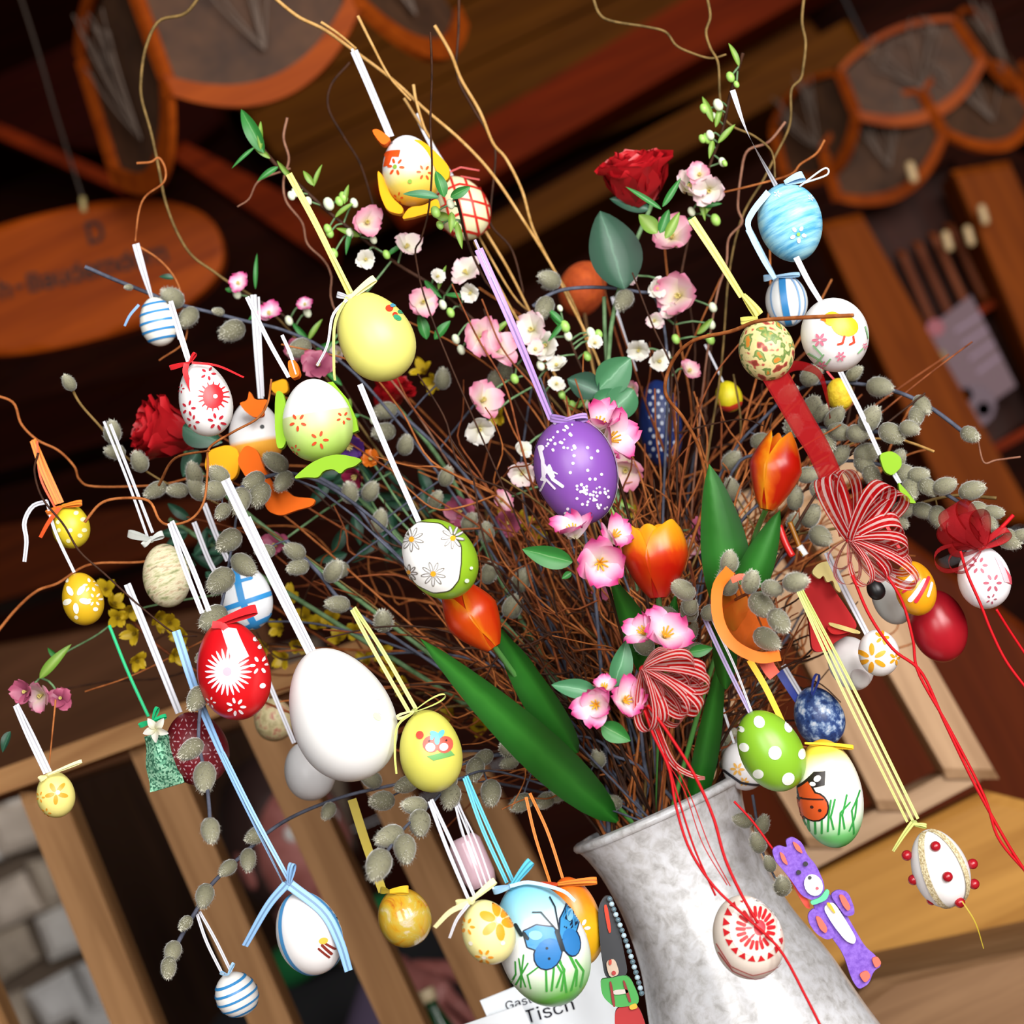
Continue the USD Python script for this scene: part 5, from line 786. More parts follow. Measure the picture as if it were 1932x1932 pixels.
# tulips
def ramp2(key, stops_x, stops_y, fac):
    if key in mats: return mats[key]
    n = {'t': ('texture_coordinate', {}), 's': ('separate_xyz', {}), 'z': ('noise_texture', {'scale': 160, 'detail': 3.}), 'mp': ('mapping', {'scale': (1, 1, .2)}), 'ma': ('math', {'math_type': 'multiply_add', 'value2': .35, 'value3': -.175}), 'a': ('math', {'math_type': 'add'}), 'b': ('math', {'math_type': 'add'}),
         'rx': ('rgb_ramp', {'ramp': [(a, lin(c)) for a, c in stops_x]}), 'ry': ('rgb_ramp', {'ramp': [(a, lin(c)) for a, c in stops_y]}), 'm': ('mix', {'fac': fac}), 'p': ('principled_bsdf', {'roughness': .32}), 'tl': ('translucent_bsdf', {}), 'mc': ('mix_closure', {'fac': .2})}
    l = [('t.UV', 's.vector'), ('t.object', 'mp.vector'), ('mp.vector', 'z.vector'), ('z.fac', 'ma.value1'), ('ma.value', 'a.value1'), ('s.x', 'a.value2'), ('ma.value', 'b.value1'), ('s.y', 'b.value2'), ('a.value', 'rx.fac'), ('b.value', 'ry.fac'), ('rx.color', 'm.color1'), ('ry.color', 'm.color2'), ('m.color', 'p.base_color'), ('m.color', 'tl.color'), ('p.BSDF', 'mc.closure1'), ('tl.BSDF', 'mc.closure2')]
    mats[key] = usdkit.material(stage, '/World/Looks/' + key, n, l, surface='mc.closure'); return mats[key]
TUL = [ramp2('tulip_orange', [(0, 'd88410'), (.14, 'cc4c0a'), (.5, 'b82404'), (.86, 'cc4c0a'), (1, 'd88410')], [(0, 'b84c08'), (.3, 'bc3004'), (1, 'c03806')], .3),
       ramp2('tulip_yellowtop', [(0, 'd05a0a'), (.3, 'b81a02'), (.7, 'b81a02'), (1, 'd86a0c')], [(0, '900c02'), (.4, 'a81002'), (.58, 'c83a06'), (.72, 'e08c10'), (1, 'e8ae1c')], .8),
       ramp2('tulip_red', [(0, 'e09a18'), (.16, 'd05a0c'), (.34, 'a00c02'), (.66, 'a00c02'), (.84, 'd05a0c'), (1, 'e09a18')], [(0, '90901c'), (.1, 'b83008'), (.7, 'a81404'), (.9, 'dc9414'), (1, 'e4a41c')], .3)]
def tulip(label, base, tip, wid, y, mat, stem, leaves, opening=.0, spin=.3):
    a, b = P(*base, y), P(*tip, y); L = np.linalg.norm(b - a); ax = (b - a) / L; h = unit(np.cross(ax, F)); g = np.cross(ax, h); t = Thing('tulip', label, 'tulip', at=a); Wd = wid * S(y) / 2
    if g @ F > 0: g = -g
    bl = Thing('bloom', at=a, parent=t)
    for k in range(6):
        ph = spin + k * math.pi / 3; inner = k % 2; v = []; n = 12
        for i in range(n):
            q = i / (n - 1); r = Wd * (.18 + .92 * math.sin(math.pi * min(q * .62 + .02, 1)) ** .8) * (1 - (.42 - opening) * max(q - .55, 0) / .45) * (.9 if inner else 1.)
            half = math.radians(64) * (math.sin(math.pi * (.14 + .76 * q)) ** .5) * (1 if i < n - 1 else .55)
            for x in np.linspace(-1, 1, 7):
                w = ph + x * half; rr = r * (1 - .04 * x * x); v.append(a + ax * L * (q - (.05 * x * x * q)) * (.96 if inner else 1) + rr * (math.cos(w) * h + math.sin(w) * g))
        mesh(bl, 'petal', grid(v, 7, n), mat)
    p = pts(stem, y + .002, .0); mesh(t, 'stem', tube(p, 5.5 * S(y)), plain('5a9a4a', .4))
    for l in leaves: leaf(t, l[0], l[1], l[2], l[3] if len(l) > 3 else y, M_TULIPLEAF, l[4] if len(l) > 4 else None, bend=.04, tilt=l[5] if len(l) > 5 else .2, sharp=.5)
tulip('orange tulip lying left under the green daisy egg', (932, 1222), (858, 1112), 104, -.12, TUL[0], [(928, 1214), (965, 1265), (1010, 1330), (1100, 1450), (1200, 1560)], [((1165, 1550), (792, 1204), 84, -.02, -.13, .1), ((1090, 1420), (925, 1165), 70, -.05, -.10, -.4), ((1015, 1320), (955, 1200), 46, -.06, -.09)], 0, .5)
tulip('yellow tipped red tulip with an open rim right of centre', (1243, 1128), (1232, 985), 122, -.15, TUL[1], [(1243, 1120), (1245, 1200), (1245, 1320), (1240, 1560)], [((1245, 1300), (1150, 1085), 66, -.06, -.12, .3), ((1250, 1320), (1275, 1120), 50, -.07, -.10, -.4), ((1300, 1560), (1365, 1215), 50, .0, -.08)], .2, .2)
tulip('red tulip with yellow edges at the right among willow catkins', (1447, 962), (1478, 815), 100, -.17, TUL[2], [(1448, 955), (1425, 1010), (1390, 1120), (1330, 1300), (1260, 1560)], [((1385, 1190), (1338, 875), 96, -.12, -.14, .1), ((1390, 1160), (1472, 962), 66, -.13, -.15, -.2), ((1370, 1300), (1350, 1080), 50, -.08, -.12)], -.12, .0)
# roses
def rose(label, c, rx, ry, ang, y, leaves, stem):
    a = math.radians(ang); ax = unit(R * math.sin(a) + U * math.cos(a) - F * .35); h = unit(np.cross(ax, F)); g = np.cross(ax, h); o = P(*c, y); t = Thing('rose', label, 'rose', at=o); bl = Thing('bloom', at=o, parent=t); s = S(y)
    for ring, (n, rr, hh, op) in enumerate(((3, .2, 1.0, .05), (4, .4, 1.0, .12), (5, .62, 1., .2), (6, .86, .98, .3), (7, 1.05, .9, .45))):
        for k in range(n):
            ph = 6.283 * k / n + ring * .7 + rnd.uniform(-.1, .1); sd = math.cos(ph) * h + math.sin(ph) * g; base = o - ax * ry * s + sd * rx * s * rr * .35
            v = V(petal(base, ax, sd, 2 * ry * s * hh * rnd.uniform(.92, 1.05), rx * s * (.75 + .5 * rr), .55, op * .8, 7, .5 * rr)[0])
            v += nr.normal(0, .0006, v.shape); mesh(bl, 'petal', grid(v, 5, 7), PINK[5])
    mesh(t, 'stem', tube(pts(stem, y, .02), 4.5 * S(y)), BK['green'])
    for l in leaves: leaf(t, l[0], l[1], l[2], y - .0 if len(l) < 5 else l[4], l[3], bend=.06, tilt=.1)
rose('large red silk rose high on the right with dark green leaf', (1200, 334), 98, 47, -12, .0, [((1178, 545), (1132, 398), 108, M_LEAFD), ((1225, 395), (1150, 375), 34, M_LEAFD), ((1240, 440), (1205, 405), 34, M_LEAFY, -.03), ((1250, 390), (1285, 335), 14, M_LEAF, -.05), ((1248, 395), (1180, 352), 12, M_LEAF, -.05), ((1245, 440), (1262, 395), 22, M_LEAF, -.03), ((1255, 450), (1282, 400), 20, M_LEAFY, -.03)], [(1230, 385), (1190, 480), (1165, 560), (1150, 650), (1150, 800), (1200, 1200), (1240, 1560)])
rose('dark red silk rose half hidden behind the white and red flower egg', (312, 815), 76, 56, -75, .0, [((345, 805), (420, 835), 60, M_LEAFD, -.02), ((375, 850), (345, 900), 40, M_LEAFD)], [(340, 840), (420, 930), (700, 1150), (1240, 1560)])
rose('small crimson silk flower in the shade right of the yellow egg', (735, 738), 48, 34, 30, .07, [], [(735, 750), (850, 900), (1000, 1200), (1240, 1560)])
t = twig('grey green leafy stem with broad sage leaves right of the straw stems', [(1140, 560), (1142, 640), (1150, 740), (1170, 900), (1220, 1250), (1240, 1560)], 4.2, 'green', .02, .02, None, 'leaf_stem', 'leaf stem')
for l in (((1130, 735), (1190, 675), 72, M_LEAFS), ((1130, 740), (1070, 715), 58, M_LEAFD), ((1195, 735), (1140, 800), 66, M_LEAFS), ((1120, 765), (1165, 735), 40, M_LEAFS)): leaf(t, *l[:3], -.02, l[3], bend=.03, tilt=.1)
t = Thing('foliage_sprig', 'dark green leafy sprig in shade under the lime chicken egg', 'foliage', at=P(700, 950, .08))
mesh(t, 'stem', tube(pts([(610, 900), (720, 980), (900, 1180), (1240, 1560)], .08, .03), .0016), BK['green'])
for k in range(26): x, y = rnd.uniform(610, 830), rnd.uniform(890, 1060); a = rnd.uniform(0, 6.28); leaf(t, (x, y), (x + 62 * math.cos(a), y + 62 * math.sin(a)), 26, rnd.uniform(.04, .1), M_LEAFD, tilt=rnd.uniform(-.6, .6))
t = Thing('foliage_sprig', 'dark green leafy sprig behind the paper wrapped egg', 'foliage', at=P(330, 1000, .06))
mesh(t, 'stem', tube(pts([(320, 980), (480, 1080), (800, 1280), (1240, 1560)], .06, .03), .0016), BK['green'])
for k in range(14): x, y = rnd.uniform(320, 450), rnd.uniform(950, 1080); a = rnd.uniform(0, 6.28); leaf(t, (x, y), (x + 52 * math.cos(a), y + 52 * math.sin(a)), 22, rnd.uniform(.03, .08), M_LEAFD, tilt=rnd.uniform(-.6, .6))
def forsythia(label, stem, spots, y):
    t = twig(label, stem, 3., 'brown', y, .03, None, 'forsythia_branch', 'forsythia branch')
    for x, yy in spots: blossom(t, (x, yy), 24, y - .01, PINK[6], 4, None, 1., 'blossom', .2, '8a7010', .6)
forsythia('yellow forsythia branch in shade behind the largest white egg', [(480, 1120), (600, 1200), (760, 1300), (960, 1420), (1240, 1560)], [(545, 1130), (575, 1165), (530, 1185), (560, 1215), (600, 1180), (640, 1205), (690, 1250), (625, 1165), (760, 1290), (720, 1230), (535, 1240), (670, 1190), (850, 1345), (905, 1372), (500, 1220), (740, 1260)], .09)
forsythia('yellow forsythia branch behind the golden flowered egg', [(190, 1110), (240, 1160), (300, 1220), (420, 1290), (700, 1400), (1240, 1560)], [(200, 1112), (215, 1140), (246, 1150), (222, 1165), (255, 1195), (320, 1175), (258, 1245), (330, 1235), (345, 1200), (300, 1165)], .03)
forsythia('yellow forsythia twig behind the purple egg', [(1060, 1010), (1000, 990), (1040, 1120), (1240, 1560)], [(985, 985), (1010, 1005), (960, 975), (1185, 960), (940, 785), (820, 720), (800, 700)], .09)
# ---------------------------------------------------------------- organza bows and red cords
OR1 = sheer('organza_striped', [(0, 'c00a12'), (.07, 'dccac6'), (.16, 'b8060e'), (.40, 'd8b8b4'), (.58, 'b8060e'), (.84, 'dccac6'), (.93, 'c00a12')], .84)
OR2 = sheer('organza_red', [(0, '8a0408'), (.08, 'a00a10'), (.92, '8a0408')], .88); M_CORD = plain('b80a16', .6, .2)
def organza(label, c, y, loops, cords=(), straps=(), mat=OR1, wide=1.15):
    t = Thing('organza_bow', label, 'bow', at=P(*c, y)); knot(t, c, y - .004, 9, plain('a81018', .5))
    for i, (ang, ln, wd, w) in enumerate(loops): loop(t, c, y - .004 * (i % 3), ang, ln, wd * 1.7, w * wide, mat, .25 + .35 * ((i * 37) % 10) / 10)
    for p, w, a, b in cords: mesh(t, 'cord', tube(pts(p, a, b, 40), w * S(a)), M_CORD)
    for p, w, a, m, tw in straps: mesh(t, 'strap', strip(pts(p, a, None, 24), w * S(a), tw, .1), m)
organza('red and white striped organza bow in front of the stems above the vase', (1214, 1262), -.17,
    [(14, 70, 40, 26), (-4, 118, 40, 28), (-14, 128, 34, 28), (-24, 122, 40, 28), (-36, 132, 36, 28), (-46, 118, 40, 26), (-58, 124, 36, 26), (-72, 108, 34, 24), (-86, 118, 36, 24), (-104, 96, 30, 24), (30, 58, 30, 22), (4, 96, 60, 24), (-30, 95, 60, 24), (-80, 70, 50, 22)],
    [([(1216, 1340), (1232, 1385), (1262, 1450), (1275, 1520), (1300, 1600), (1345, 1670), (1405, 1728), (1470, 1790), (1520, 1880), (1560, 1960)], 2.7, -.175, -.18), ([(1222, 1330), (1262, 1385), (1310, 1462), (1345, 1540), (1368, 1620), (1400, 1690), (1430, 1742)], 3., -.178, -.18),
     ([(1214, 1330), (1248, 1400), (1278, 1500), (1310, 1600), (1350, 1690)], 2., -.17, -.17), ([(1216, 1330), (1242, 1410), (1290, 1490), (1325, 1590), (1372, 1670)], 1., -.165, -.168), ([(1218, 1330), (1262, 1420), (1302, 1500), (1340, 1600), (1378, 1672)], 1., -.165, -.168)],
    [([(1226, 1320), (1240, 1375), (1270, 1440), (1312, 1465), (1330, 1468)], 16, -.165, OR1, 1.2)])
organza('red and white striped organza bow among the catkins at the right', (1604, 1018), -.14,
    [(96, 132, 40, 46), (112, 128, 30, 40), (56, 126, 36, 44), (40, 132, 34, 40), (14, 100, 50, 36), (-8, 110, 36, 34), (-26, 128, 34, 32), (-45, 100, 36, 24), (-70, 92, 34, 22), (-95, 85, 40, 22), (-120, 60, 34, 20), (-34, 150, 40, 26)],
    [([(1608, 1085), (1640, 1160), (1685, 1225), (1738, 1268), (1782, 1362), (1838, 1478), (1900, 1590), (1945, 1660)], 3., -.145, -.13), ([(1655, 1060), (1700, 1130), (1722, 1205), (1733, 1270), (1790, 1372), (1856, 1500), (1884, 1582), (1940, 1650)], 2.8, -.145, -.13)],
    [([(1452, 690), (1478, 735), (1515, 800), (1550, 860), (1590, 960), (1602, 1010)], 52, -.12, OR2, .5), ([(1455, 712), (1500, 690), (1545, 705), (1562, 760), (1566, 790)], 22, -.05, OR2, 1.5)])
organza('plain red organza bow over the white egg with red floral dots', (1852, 1032), -.09, [(150, 84, 40, 50), (128, 96, 50, 46), (110, 70, 44, 44), (172, 60, 34, 34), (30, 60, 24, 18), (200, 92, 44, 16), (215, 70, 34, 16)],
    [([(1812, 1040), (1826, 1085), (1850, 1140), (1872, 1195), (1900, 1250), (1945, 1310)], 2.8, -.1, -.09), ([(1880, 1150), (1905, 1190), (1945, 1250)], 2.6, -.1, -.09), ([(1862, 1022), (1890, 995), (1912, 972)], 4, -.095, -.095)], mat=sheer('organza_pinkred', [(0, '98060c'), (.1, 'c02830'), (.9, '98060c')], .78))

# ---------------------------------------------------------------- felt and wooden figures
def figure(label, name, cat, at, y): return Thing(name, label, cat, at=P(*at, y))
yb = -.135; t = figure('flat purple felt bear with a green scarf hanging beside the vase', 'felt_bear', 'bear ornament', (1550, 1720), yb)
FP_ = noisy('purple_felt', [(.3, '6a48a8'), (.7, '8a68c4')], 500, rough=.95, specular_ior_level=.1); PADM = plain('e06a5a', .9, .1); WF = plain('eeeef0', .9, .1)
def sm(p, r=7): return p
felt(t, 'head', sm([(1456, 1602), (1470, 1594), (1486, 1600), (1482, 1584), (1496, 1578), (1514, 1590), (1522, 1612), (1540, 1632), (1556, 1668), (1554, 1690), (1534, 1700), (1512, 1690), (1494, 1662), (1476, 1640), (1462, 1624)], 3), yb, .004, FP_)
felt(t, 'ear_lining', sm([(1470, 1606), (1480, 1612), (1488, 1634), (1476, 1626)], 2), yb - .0015, .002, PADM); felt(t, 'ear_lining', sm([(1494, 1586), (1508, 1594), (1516, 1612), (1502, 1604)], 2), yb - .0015, .002, PADM)
felt(t, 'muzzle', blob(1535, 1670, 17, 21, -25), yb - .002, .002, WF); felt(t, 'eye', blob(1507, 1646, 4.5), yb - .002, .002, plain('18141c', .3)); felt(t, 'eye', blob(1520, 1630, 4.5), yb - .002, .002, plain('18141c', .3))
felt(t, 'nose', blob(1528, 1656, 3.5), yb - .003, .002, plain('30303a', .3)); felt(t, 'mouth', blob(1542, 1676, 3), yb - .003, .002, plain('c84858', .4))
felt(t, 'body', sm([(1532, 1700), (1566, 1684), (1590, 1712), (1612, 1752), (1632, 1786), (1652, 1802), (1664, 1822), (1648, 1832), (1640, 1856), (1620, 1868), (1606, 1846), (1592, 1800), (1566, 1764), (1544, 1734)], 3), yb + .001, .004, FP_)
felt(t, 'belly', sm([(1552, 1712), (1572, 1700), (1592, 1730), (1616, 1770), (1612, 1782), (1596, 1776), (1572, 1746)], 4), yb - .001, .002, WF)
felt(t, 'arm', sm([(1524, 1724), (1536, 1712), (1552, 1728), (1574, 1756), (1576, 1768), (1560, 1774), (1540, 1762), (1526, 1742)], 3), yb - .002, .003, FP_); felt(t, 'arm', sm([(1566, 1688), (1580, 1678), (1600, 1682), (1612, 1712), (1612, 1726), (1596, 1730), (1582, 1712)], 3), yb - .002, .003, FP_)
felt(t, 'paw_pad', sm([(1538, 1728), (1548, 1730), (1562, 1752), (1558, 1762), (1546, 1752)], 2), yb - .004, .002, PADM); felt(t, 'paw_pad', sm([(1582, 1688), (1592, 1688), (1606, 1712), (1600, 1720), (1590, 1708)], 2), yb - .004, .002, PADM)
felt(t, 'foot_pad', sm([(1620, 1838), (1636, 1830), (1644, 1842), (1632, 1856)], 2), yb - .001, .002, PADM); felt(t, 'foot_pad', sm([(1644, 1808), (1656, 1804), (1664, 1818), (1652, 1828)], 2), yb - .001, .002, PADM)
felt(t, 'scarf', sm([(1528, 1700), (1548, 1694), (1560, 1676), (1566, 1682), (1560, 1698), (1540, 1706), (1532, 1708)], 1), yb - .004, .003, plain('5cc090', .8)); felt(t, 'scarf_tail', [(1558, 1704), (1566, 1702), (1578, 1724), (1572, 1722)], yb - .003, .002, plain('d8a830', .8))
felt(t, 'cloth_edge', sm([(1478, 1636), (1486, 1636), (1524, 1694), (1530, 1716), (1518, 1712)], 1), yb + .003, .004, plain('d84a38', .8)); mesh(t, 'hanging_cord', tube(pts([(1385, 1512), (1420, 1550), (1458, 1602)], yb + .004), 2.2 * S(yb)), M_CORD)
ys = -.09; t = figure('flat dark beaded figure with a green waistcoat beside the vase', 'beaded_figure', 'figure ornament', (1170, 1800), ys); FG = plain('3a3c40', .8)
felt(t, 'hood', sm([(1128, 1712), (1140, 1690), (1156, 1692), (1166, 1740), (1178, 1800), (1186, 1842), (1142, 1850), (1134, 1800), (1130, 1756)], 2), ys, .006, FG); felt(t, 'hood_stripe', [(1138, 1708), (1146, 1706), (1154, 1758), (1148, 1762)], ys - .001, .002, plain('d03a20', .7))
felt(t, 'face', sm([(1142, 1814), (1160, 1808), (1170, 1838), (1150, 1846)], 2), ys - .002, .003, plain('c8b4a0', .7)); felt(t, 'mouth', blob(1158, 1836, 4), ys - .003, .002, plain('b02828', .5)); felt(t, 'nose', [(1148, 1812), (1154, 1810), (1154, 1820), (1149, 1821)], ys - .003, .002, plain('c04028', .5))
felt(t, 'waistcoat', sm([(1132, 1848), (1148, 1846), (1186, 1838), (1206, 1880), (1204, 1896), (1160, 1902), (1136, 1880)], 3), ys - .001, .005, plain('4aa050', .8)); 
for p in ([(1149, 1852), (1154, 1852), (1162, 1900), (1156, 1900)], [(1174, 1850), (1179, 1850), (1192, 1890), (1186, 1892)]): felt(t, 'brace', p, ys - .002, .002, plain('8a1c1c', .6))
felt(t, 'belt', [(1156, 1868), (1184, 1866), (1186, 1874), (1158, 1878)], ys - .002, .002, plain('c8c0b8', .6)); felt(t, 'trousers', sm([(1160, 1900), (1204, 1894), (1224, 1950), (1160, 1950)], 2), ys, .006, plain('a81418', .6)); felt(t, 'buckle', [(1186, 1898), (1200, 1892), (1204, 1902), (1190, 1906)], ys - .002, .002, plain('d8a820', .5))
for k in range(19):
    q = k / 18; x, y = 1150 + 60 * q + 4 * math.sin(q * 3), 1696 + 178 * q; m = trimesh.creation.icosphere(1, 5.2 * S(ys)); mesh(t, 'bead', trimesh.Trimesh(V(m.vertices) + P(x, y, ys - .002), m.faces, process=False), plain('a8c0cc' if k % 2 else '58707c', .25))
# figure in a red cape
ye = -.06; e = Egg((1606, 1252), 104, 84, -24, ye, -.05); t = figure('white egg shaped figure in a red felt cape with a yellow ruff', 'caped_figure', 'figure ornament', (1600, 1230), ye); mesh(t, 'body', e.shell(), W_); e2 = Egg((1622, 1280), 40, 34, -40, ye - .012); mesh(t, 'foot', e2.shell(20, 14), W_)
felt(t, 'cape', [(1525, 1085), (1548, 1072), (1572, 1110), (1600, 1150), (1622, 1186), (1570, 1214), (1572, 1226), (1532, 1232), (1528, 1180), (1516, 1110)], ye - .018, .008, plain('b40e14', .8)); felt(t, 'cape_fold', [(1556, 1180), (1625, 1188), (1572, 1200)], ye - .024, .006, plain('d01c1c', .8))
felt(t, 'ruff', [(1530, 1080), (1544, 1062), (1566, 1058), (1580, 1088), (1588, 1120), (1576, 1112), (1572, 1094), (1560, 1100), (1554, 1084), (1546, 1094)], ye - .026, .006, plain('e4d48c', .8)); felt(t, 'trim', [(1562, 1172), (1624, 1190), (1622, 1198), (1566, 1182)], ye - .027, .003, plain('e0cc80', .8))
for r in ([(1510, 1112), (1560, 1215), (1600, 1290)],): pass
e = Egg((1683, 1128), 104, 74, -24, -.04, .05); t = figure('pale grey egg shaped figure with a black head beside the striped orange egg', 'penguin_figure', 'figure ornament', (1680, 1125), -.04); mesh(t, 'body', e.shell(), plain('c8ccc8', .5)); e2 = Egg((1652, 1112), 42, 34, -30, -.07); mesh(t, 'head', e2.shell(20, 14), plain('141416', .4)); hang(t, [(1600, 950), (1625, 1020), (1655, 1090)], 4, sk['silver'], -.04)
# orange organza pouch, green sachet
t = figure('sheer orange organza pouch among pale catkins', 'organza_pouch', 'pouch', (1410, 1160), -.14); ORG = sheer('organza_orange', [(0, 'e86818'), (.5, 'f08838'), (1, 'e86818')], .55); e = Egg((1402, 1158), 150, 96, -28, -.13, .1); mesh(t, 'pouch', e.shell(24, 20), ORG)
mesh(t, 'ribbon', strip(pts([(1378, 1075), (1354, 1110), (1356, 1170), (1382, 1215), (1430, 1240), (1472, 1236)], -.16, None, 24), 24 * S(-.16), .3, .3), plain('ee7012', .5)); mesh(t, 'ribbon', strip(pts([(1380, 1095), (1400, 1088), (1420, 1098), (1410, 1106)], -.165, None, 12), 12 * S(-.16), .6), plain('e84a1c', .5)); mesh(t, 'fringe', strip(pts([(1440, 1240), (1452, 1262), (1462, 1275)], -.15, None, 8), 26 * S(-.15), .4), plain('c84428', .6))
t = figure('mint green net sachet tied with a green cord beside the maroon egg', 'sachet', 'sachet', (305, 1440), -.08); rows = []
for j in range(12):
    q = j / 11; a = V([272 + 10 * q + 2 * math.sin(q * 9), 1390 + 105 * q]); b = V([314 + 34 * q, 1378 + 98 * q]); wid = .75 + .25 * abs(q - .3)
    for i in range(10): u = i / 9; c = a + (b - a) * u; rows.append(P(c[0], c[1], -.08 - .012 * math.sin(math.pi * u) * math.sin(math.pi * min(q * .9 + .1, 1))))
M_NET = noisy('green_net', [(.35, '2e6a50'), (.5, '74b894'), (.7, '9cd0b0')], 900, rough=.8, kind='cells'); g = grid(rows, 10, 12); g2 = (V([v + V([0, .012 - 2 * (v[1] + .08) * -1 if False else .010, 0]) for v in g[0]]), g[1][:, ::-1], g[2]); mesh(t, 'pouch', cat_mesh([g, g2]), M_NET)
mesh(t, 'hanging_cord', tube(pts([(206, 1180), (240, 1265), (280, 1352)], -.08), 3.4 * S(-.08)), sk['green'])
for a in (20, 200, 70): loop(t, (288, 1360), -.09, a, 28, 12, 8, sk['green'])
for a in range(5): leaf(t, (294, 1376), (294 + 26 * math.cos(a * 1.257 + .3), 1376 + 26 * math.sin(a * 1.257 + .3)), 16, -.094, PINK[2], name='flower_petal', bend=.1)
for lb, px in (('lime green felt leaf ornament among the right catkins', [(1658, 856), (1682, 850), (1700, 862), (1702, 880), (1684, 898), (1668, 890)]), ('small lime green felt leaf below the other felt leaf', [(1694, 908), (1704, 918), (1722, 940), (1730, 950), (1712, 948), (1698, 930)])):
    t = figure(lb, 'felt_leaf', 'felt ornament', px[0], -.06); felt(t, 'leaf_shape', sm(px, 3), -.06, .005, M_GF); hang(t, [(1585, 700), (1625, 780), (1660, 858)] if px[0][0] < 1670 else [(1680, 880), (1688, 895), (1698, 912)], 10, sk['white'], -.055)
t = figure('small red and white beaded rod hanging above the red caped figure', 'beaded_rod', 'rod ornament', (1490, 1030), -.1); mesh(t, 'rod', tube(pts([(1470, 992), (1482, 1025), (1495, 1050)], -.1), 7 * S(-.1)), plain('c81c1c', .3)); mesh(t, 'rod', tube(pts([(1490, 985), (1502, 1015), (1515, 1048)], -.1), 5 * S(-.1)), plain('9a6418', .4)); mesh(t, 'rod', tube(pts([(1508, 1030), (1520, 1048)], -.1), 7 * S(-.1)), plain('e8e8e8', .4))
t = figure('pale pink glass tube ornament behind thin white strings', 'glass_tube', 'glass ornament', (895, 1625), -.02); mesh(t, 'tube', lathe([(0, -.014), (.008, -.014), (.0095, -.008), (.0095, .012), (.007, .016), (0, .016)], P(893, 1628, -.02), 20), plain('c8a8b4', .15)); hang(t, [(858, 1500), (872, 1550), (885, 1592)], 3, sk['white'], -.02, 2, 12)

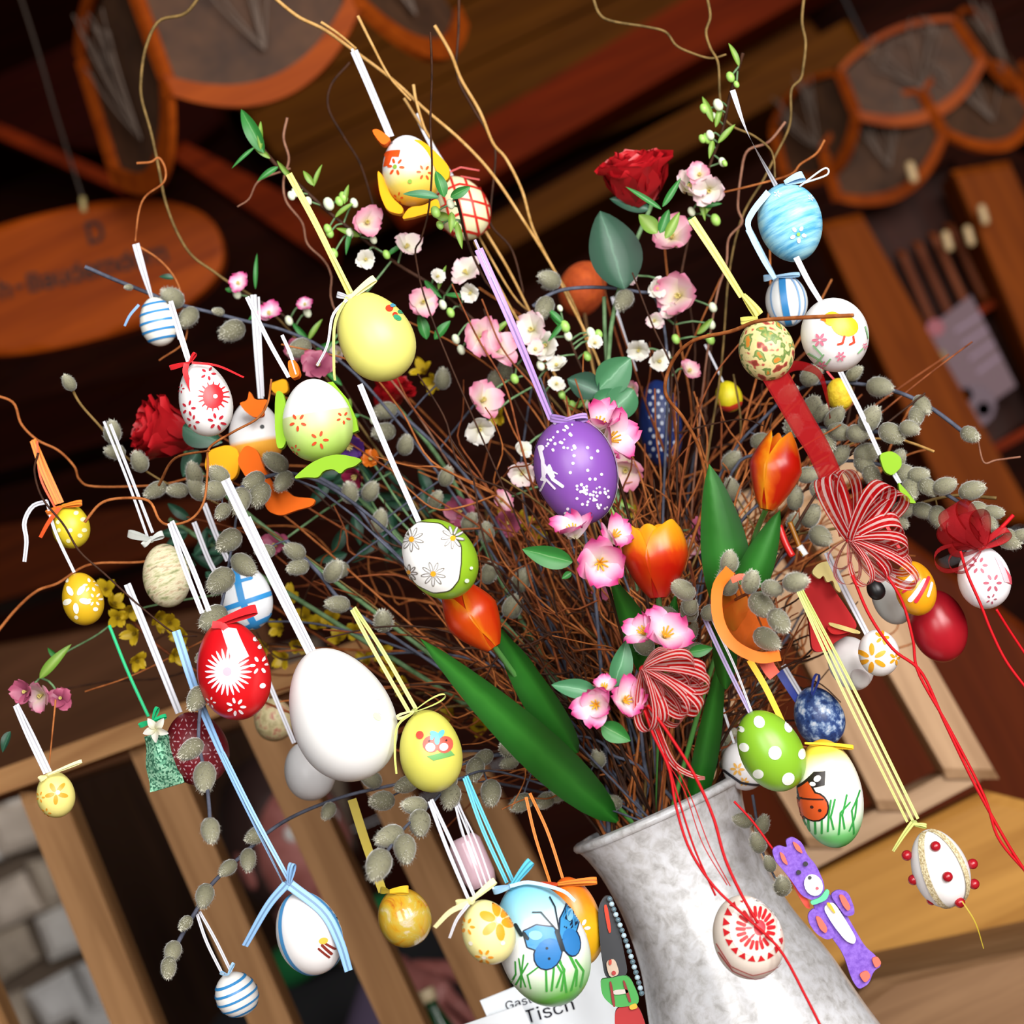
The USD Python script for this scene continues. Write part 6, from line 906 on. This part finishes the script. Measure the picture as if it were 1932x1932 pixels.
# ---------------------------------------------------------------- person behind the railing
def person():
    y = 1.75; H = P(548, 1588, y); t = Thing('person', 'person in a dark jacket with green collar sitting behind the railing slats', 'person', at=(H[0], y, 0)); X, Yv, Z = V([1., 0, 0]), V([0, 1., 0]), V([0, 0, 1.]); o = V([0., 0, 0]); fw = unit(V([.55, -.83, 0])); RM = np.stack([fw, np.cross(Z, fw), Z], 1)
    hip = o - Z * .72 - X * .02; ch = o - Z * .36; nk = o - Z * .13 - X * .01; sL, sR = o - Z * .24 - Yv * .17, o - Z * .24 + Yv * .17; hand = RM.T @ (P(748, 1796, y - .34) - H); eL = sL - Z * .26 + X * .02 - Yv * .04; eR = sR - Z * .28 + X * .08; wL = hand - X * .035 - Z * .03; wR = eR + X * .24 + Z * .02
    kn = [hip + X * .43 - Yv * .1, hip + X * .43 + Yv * .1]; an = [k + V([.02, 0, 0]) - Z * (k[2] + H[2] - .09) for k in kn]
    def place(v): return V(v) @ RM.T + H
    def sphere(p, r, sc=(1, 1, 1)): return Manifold.sphere(r, 24).scale(sc).translate(tuple(p))
    hd = sphere(o, .088, (1.12, .86, 1.28)) + sphere(o + X * .03 - Z * .055, .06, (1.1, .85, 1.05)) + hull(o + X * .095 - Z * .005, .008, o + X * .115 - Z * .03, .013) + sphere(o + X * .088 - Z * .062, .016, (.7, 1.3, .5)) + sphere(o - Yv * .078 - Z * .01, .026, (.7, .35, 1.2)) + sphere(o + Yv * .078 - Z * .01, .026, (.7, .35, 1.2)) + hull(o - Z * .05 - X * .02, .052, nk - Z * .08, .056)
    tor = hull(ch - Z * .02 - Yv * .1, .11, ch - Z * .02 + Yv * .1, .11) + Manifold.batch_hull([sphere(sL, .055), sphere(sR, .055), sphere(ch - Yv * .07, .11), sphere(ch + Yv * .07, .11), sphere(hip - Yv * .06, .13), sphere(hip + Yv * .06, .13)])
    arms = hull(sL, .058, eL, .045) + hull(eL, .045, wL, .03) + hull(sR, .058, eR, .045) + hull(eR, .045, wR, .03)
    legs = hull(hip - Yv * .09, .095, kn[0], .062) + hull(kn[0], .06, an[0], .04) + hull(hip + Yv * .09, .095, kn[1], .062) + hull(kn[1], .06, an[1], .04) + hull(an[0] - Z * .04, .04, an[0] + X * .16 - Z * .055, .03) + hull(an[1] - Z * .04, .04, an[1] + X * .16 - Z * .055, .03)
    def mkhand(w, d, up):
        sd = unit(np.cross(d, up)); pm = w + d * .075; h = Manifold.batch_hull([sphere(w, .026), sphere(pm + sd * .03, .014), sphere(pm - sd * .03, .014), sphere(pm, .016)])
        for k, (s_, l) in enumerate(((-.031, .062), (-.011, .074), (.010, .07), (.031, .054))):
            a = pm + sd * s_; b = a + d * l * .5 - up * .008; c = b + d * l * .3 - up * .024; e_ = c + d * l * .1 - up * .024; h += hull(a, .0095, b, .009) + hull(b, .009, c, .0085) + hull(c, .0085, e_, .0075)
        a = w + d * .02 - sd * .026; b = a + d * .03 - sd * .028 - up * .012; return h + hull(a, .013, b, .011) + hull(b, .011, b + d * .028 - sd * .004 - up * .01, .009)
    hands = mkhand(wL, unit(V([.75, -.1, -.55])), unit(V([.5, -.55, .65]))) + mkhand(wR, unit(V([1., 0, -.2])), Z)
    def smooth(m, n, l):
        mm = m.refine_to_length(l).to_mesh(); q = trimesh.Trimesh(mm.vert_properties[:, :3], mm.tri_verts, process=True); trimesh.smoothing.filter_taubin(q, iterations=n); q.vertices = place(q.vertices); return q
    skin = noisy('skin', [(.3, '8e4c44'), (.7, 'b0706a')], 30, rough=.5); mesh(t, 'body', smooth(hd + tor + arms + legs + hands, 8, .012), skin)
    big = Manifold.batch_hull([sphere(sL, .072), sphere(sR, .072), sphere(ch - Yv * .07, .126), sphere(ch + Yv * .07, .126), sphere(hip - Yv * .06, .146), sphere(hip + Yv * .06, .146)]) + hull(sR, .07, eR, .058) + hull(eR, .058, wR - X * .02, .042) + hull(sL, .07, eL, .058)
    mesh(t, 'jacket', smooth(big, 8, .02), plain('0e0e12', .85)); mesh(t, 'sleeve', smooth(hull(eL, .056, wL - unit(wL - eL) * .015, .04), 6, .015), plain('6a5c78', .85)); mesh(t, 'trousers', smooth(hull(hip - Yv * .09, .106, kn[0], .074) + hull(kn[0], .072, an[0], .054) + hull(hip + Yv * .09, .106, kn[1], .074) + hull(kn[1], .072, an[1], .054), 6, .02), plain('24282e', .9))
    a = np.linspace(0, 2 * np.pi, 33); mesh(t, 'collar', tube(place([o - Z * .155 + X * .02 + V([.075 * math.cos(b), .09 * math.sin(b), .012 * math.cos(b)]) for b in a]), .03, 10), plain('0a6a34', .85))
    hair = (sphere(o - X * .012 + Z * .012, .094, (1.12, .9, 1.27)) - sphere(o + X * .10 - Z * .05, .095, (1, 1.2, 1.35))); mesh(t, 'hair', smooth(hair, 4, .012), plain('3a2420', .7))
    for s_ in (-1, 1): mesh(t, 'eye', trimesh.Trimesh(place(V(trimesh.creation.icosphere(2, .0125).vertices) + o + X * .082 + Yv * s_ * .03 + Z * .008), trimesh.creation.icosphere(2, .0125).faces, process=False), plain('e8e4e0', .2)); mesh(t, 'iris', trimesh.Trimesh(place(V(trimesh.creation.icosphere(1, .0065).vertices) + o + X * .091 + Yv * s_ * .03 + Z * .008), trimesh.creation.icosphere(1, .0065).faces, process=False), plain('2a1a10', .2))
    hip = place(hip[None])[0]
    st = Thing('stool', 'dark wooden stool under the seated person', 'stool', at=(hip[0], hip[1], 0)); sz = hip[2] - .15; mesh(st, 'seat', lathe([(0, sz - .03), (.17, sz - .03), (.18, sz - .015), (.17, sz), (0, sz)], V([hip[0], hip[1], 0]), 24), M_RED, 40)
    for sx in (-1, 1):
        for sy in (-1, 1): mesh(st, 'leg', tube(np.linspace(V([hip[0] + sx * .1, hip[1] + sy * .1, sz - .03]), V([hip[0] + sx * .15, hip[1] + sy * .15, 0]), 3), .016, 8), M_RED)
    q = P(832, 1938, .90); t2 = Thing('bottle', 'dark green glass bottle behind the railing near the hand', 'bottle', at=q); zt = TABLE_Z + .02; zz = q[2] - zt + .02
    mesh(t2, 'body', lathe([(0, 0), (.016, 0), (.017, .006), (.017, max(zz - .04, .04)), (.007, zz), (.007, zz + .01), (0, zz + .01)], V([q[0], q[1], zt]), 24), plain('0c3a1c', .12)); mesh(t2, 'cap', lathe([(0, zz + .008), (.009, zz + .008), (.009, zz + .02), (0, zz + .02)], V([q[0], q[1], zt]), 16), plain('c8b490', .4))
    t3 = Thing('dining_table', 'dark table standing between the railing and the seated person', 'table', at=(q[0], .81, 0)); mesh(t3, 'tabletop', box(q[0] - .35, q[0] + .55, .66, .96, zt - .03, zt, .005), M_DARK, False)
    for dx in (-.3, .5):
        for dy in (.70, .92): mesh(t3, 'leg', box(q[0] + dx - .03, q[0] + dx + .03, dy - .03, dy + .03, 0, zt - .03), M_DARK, False)
person()
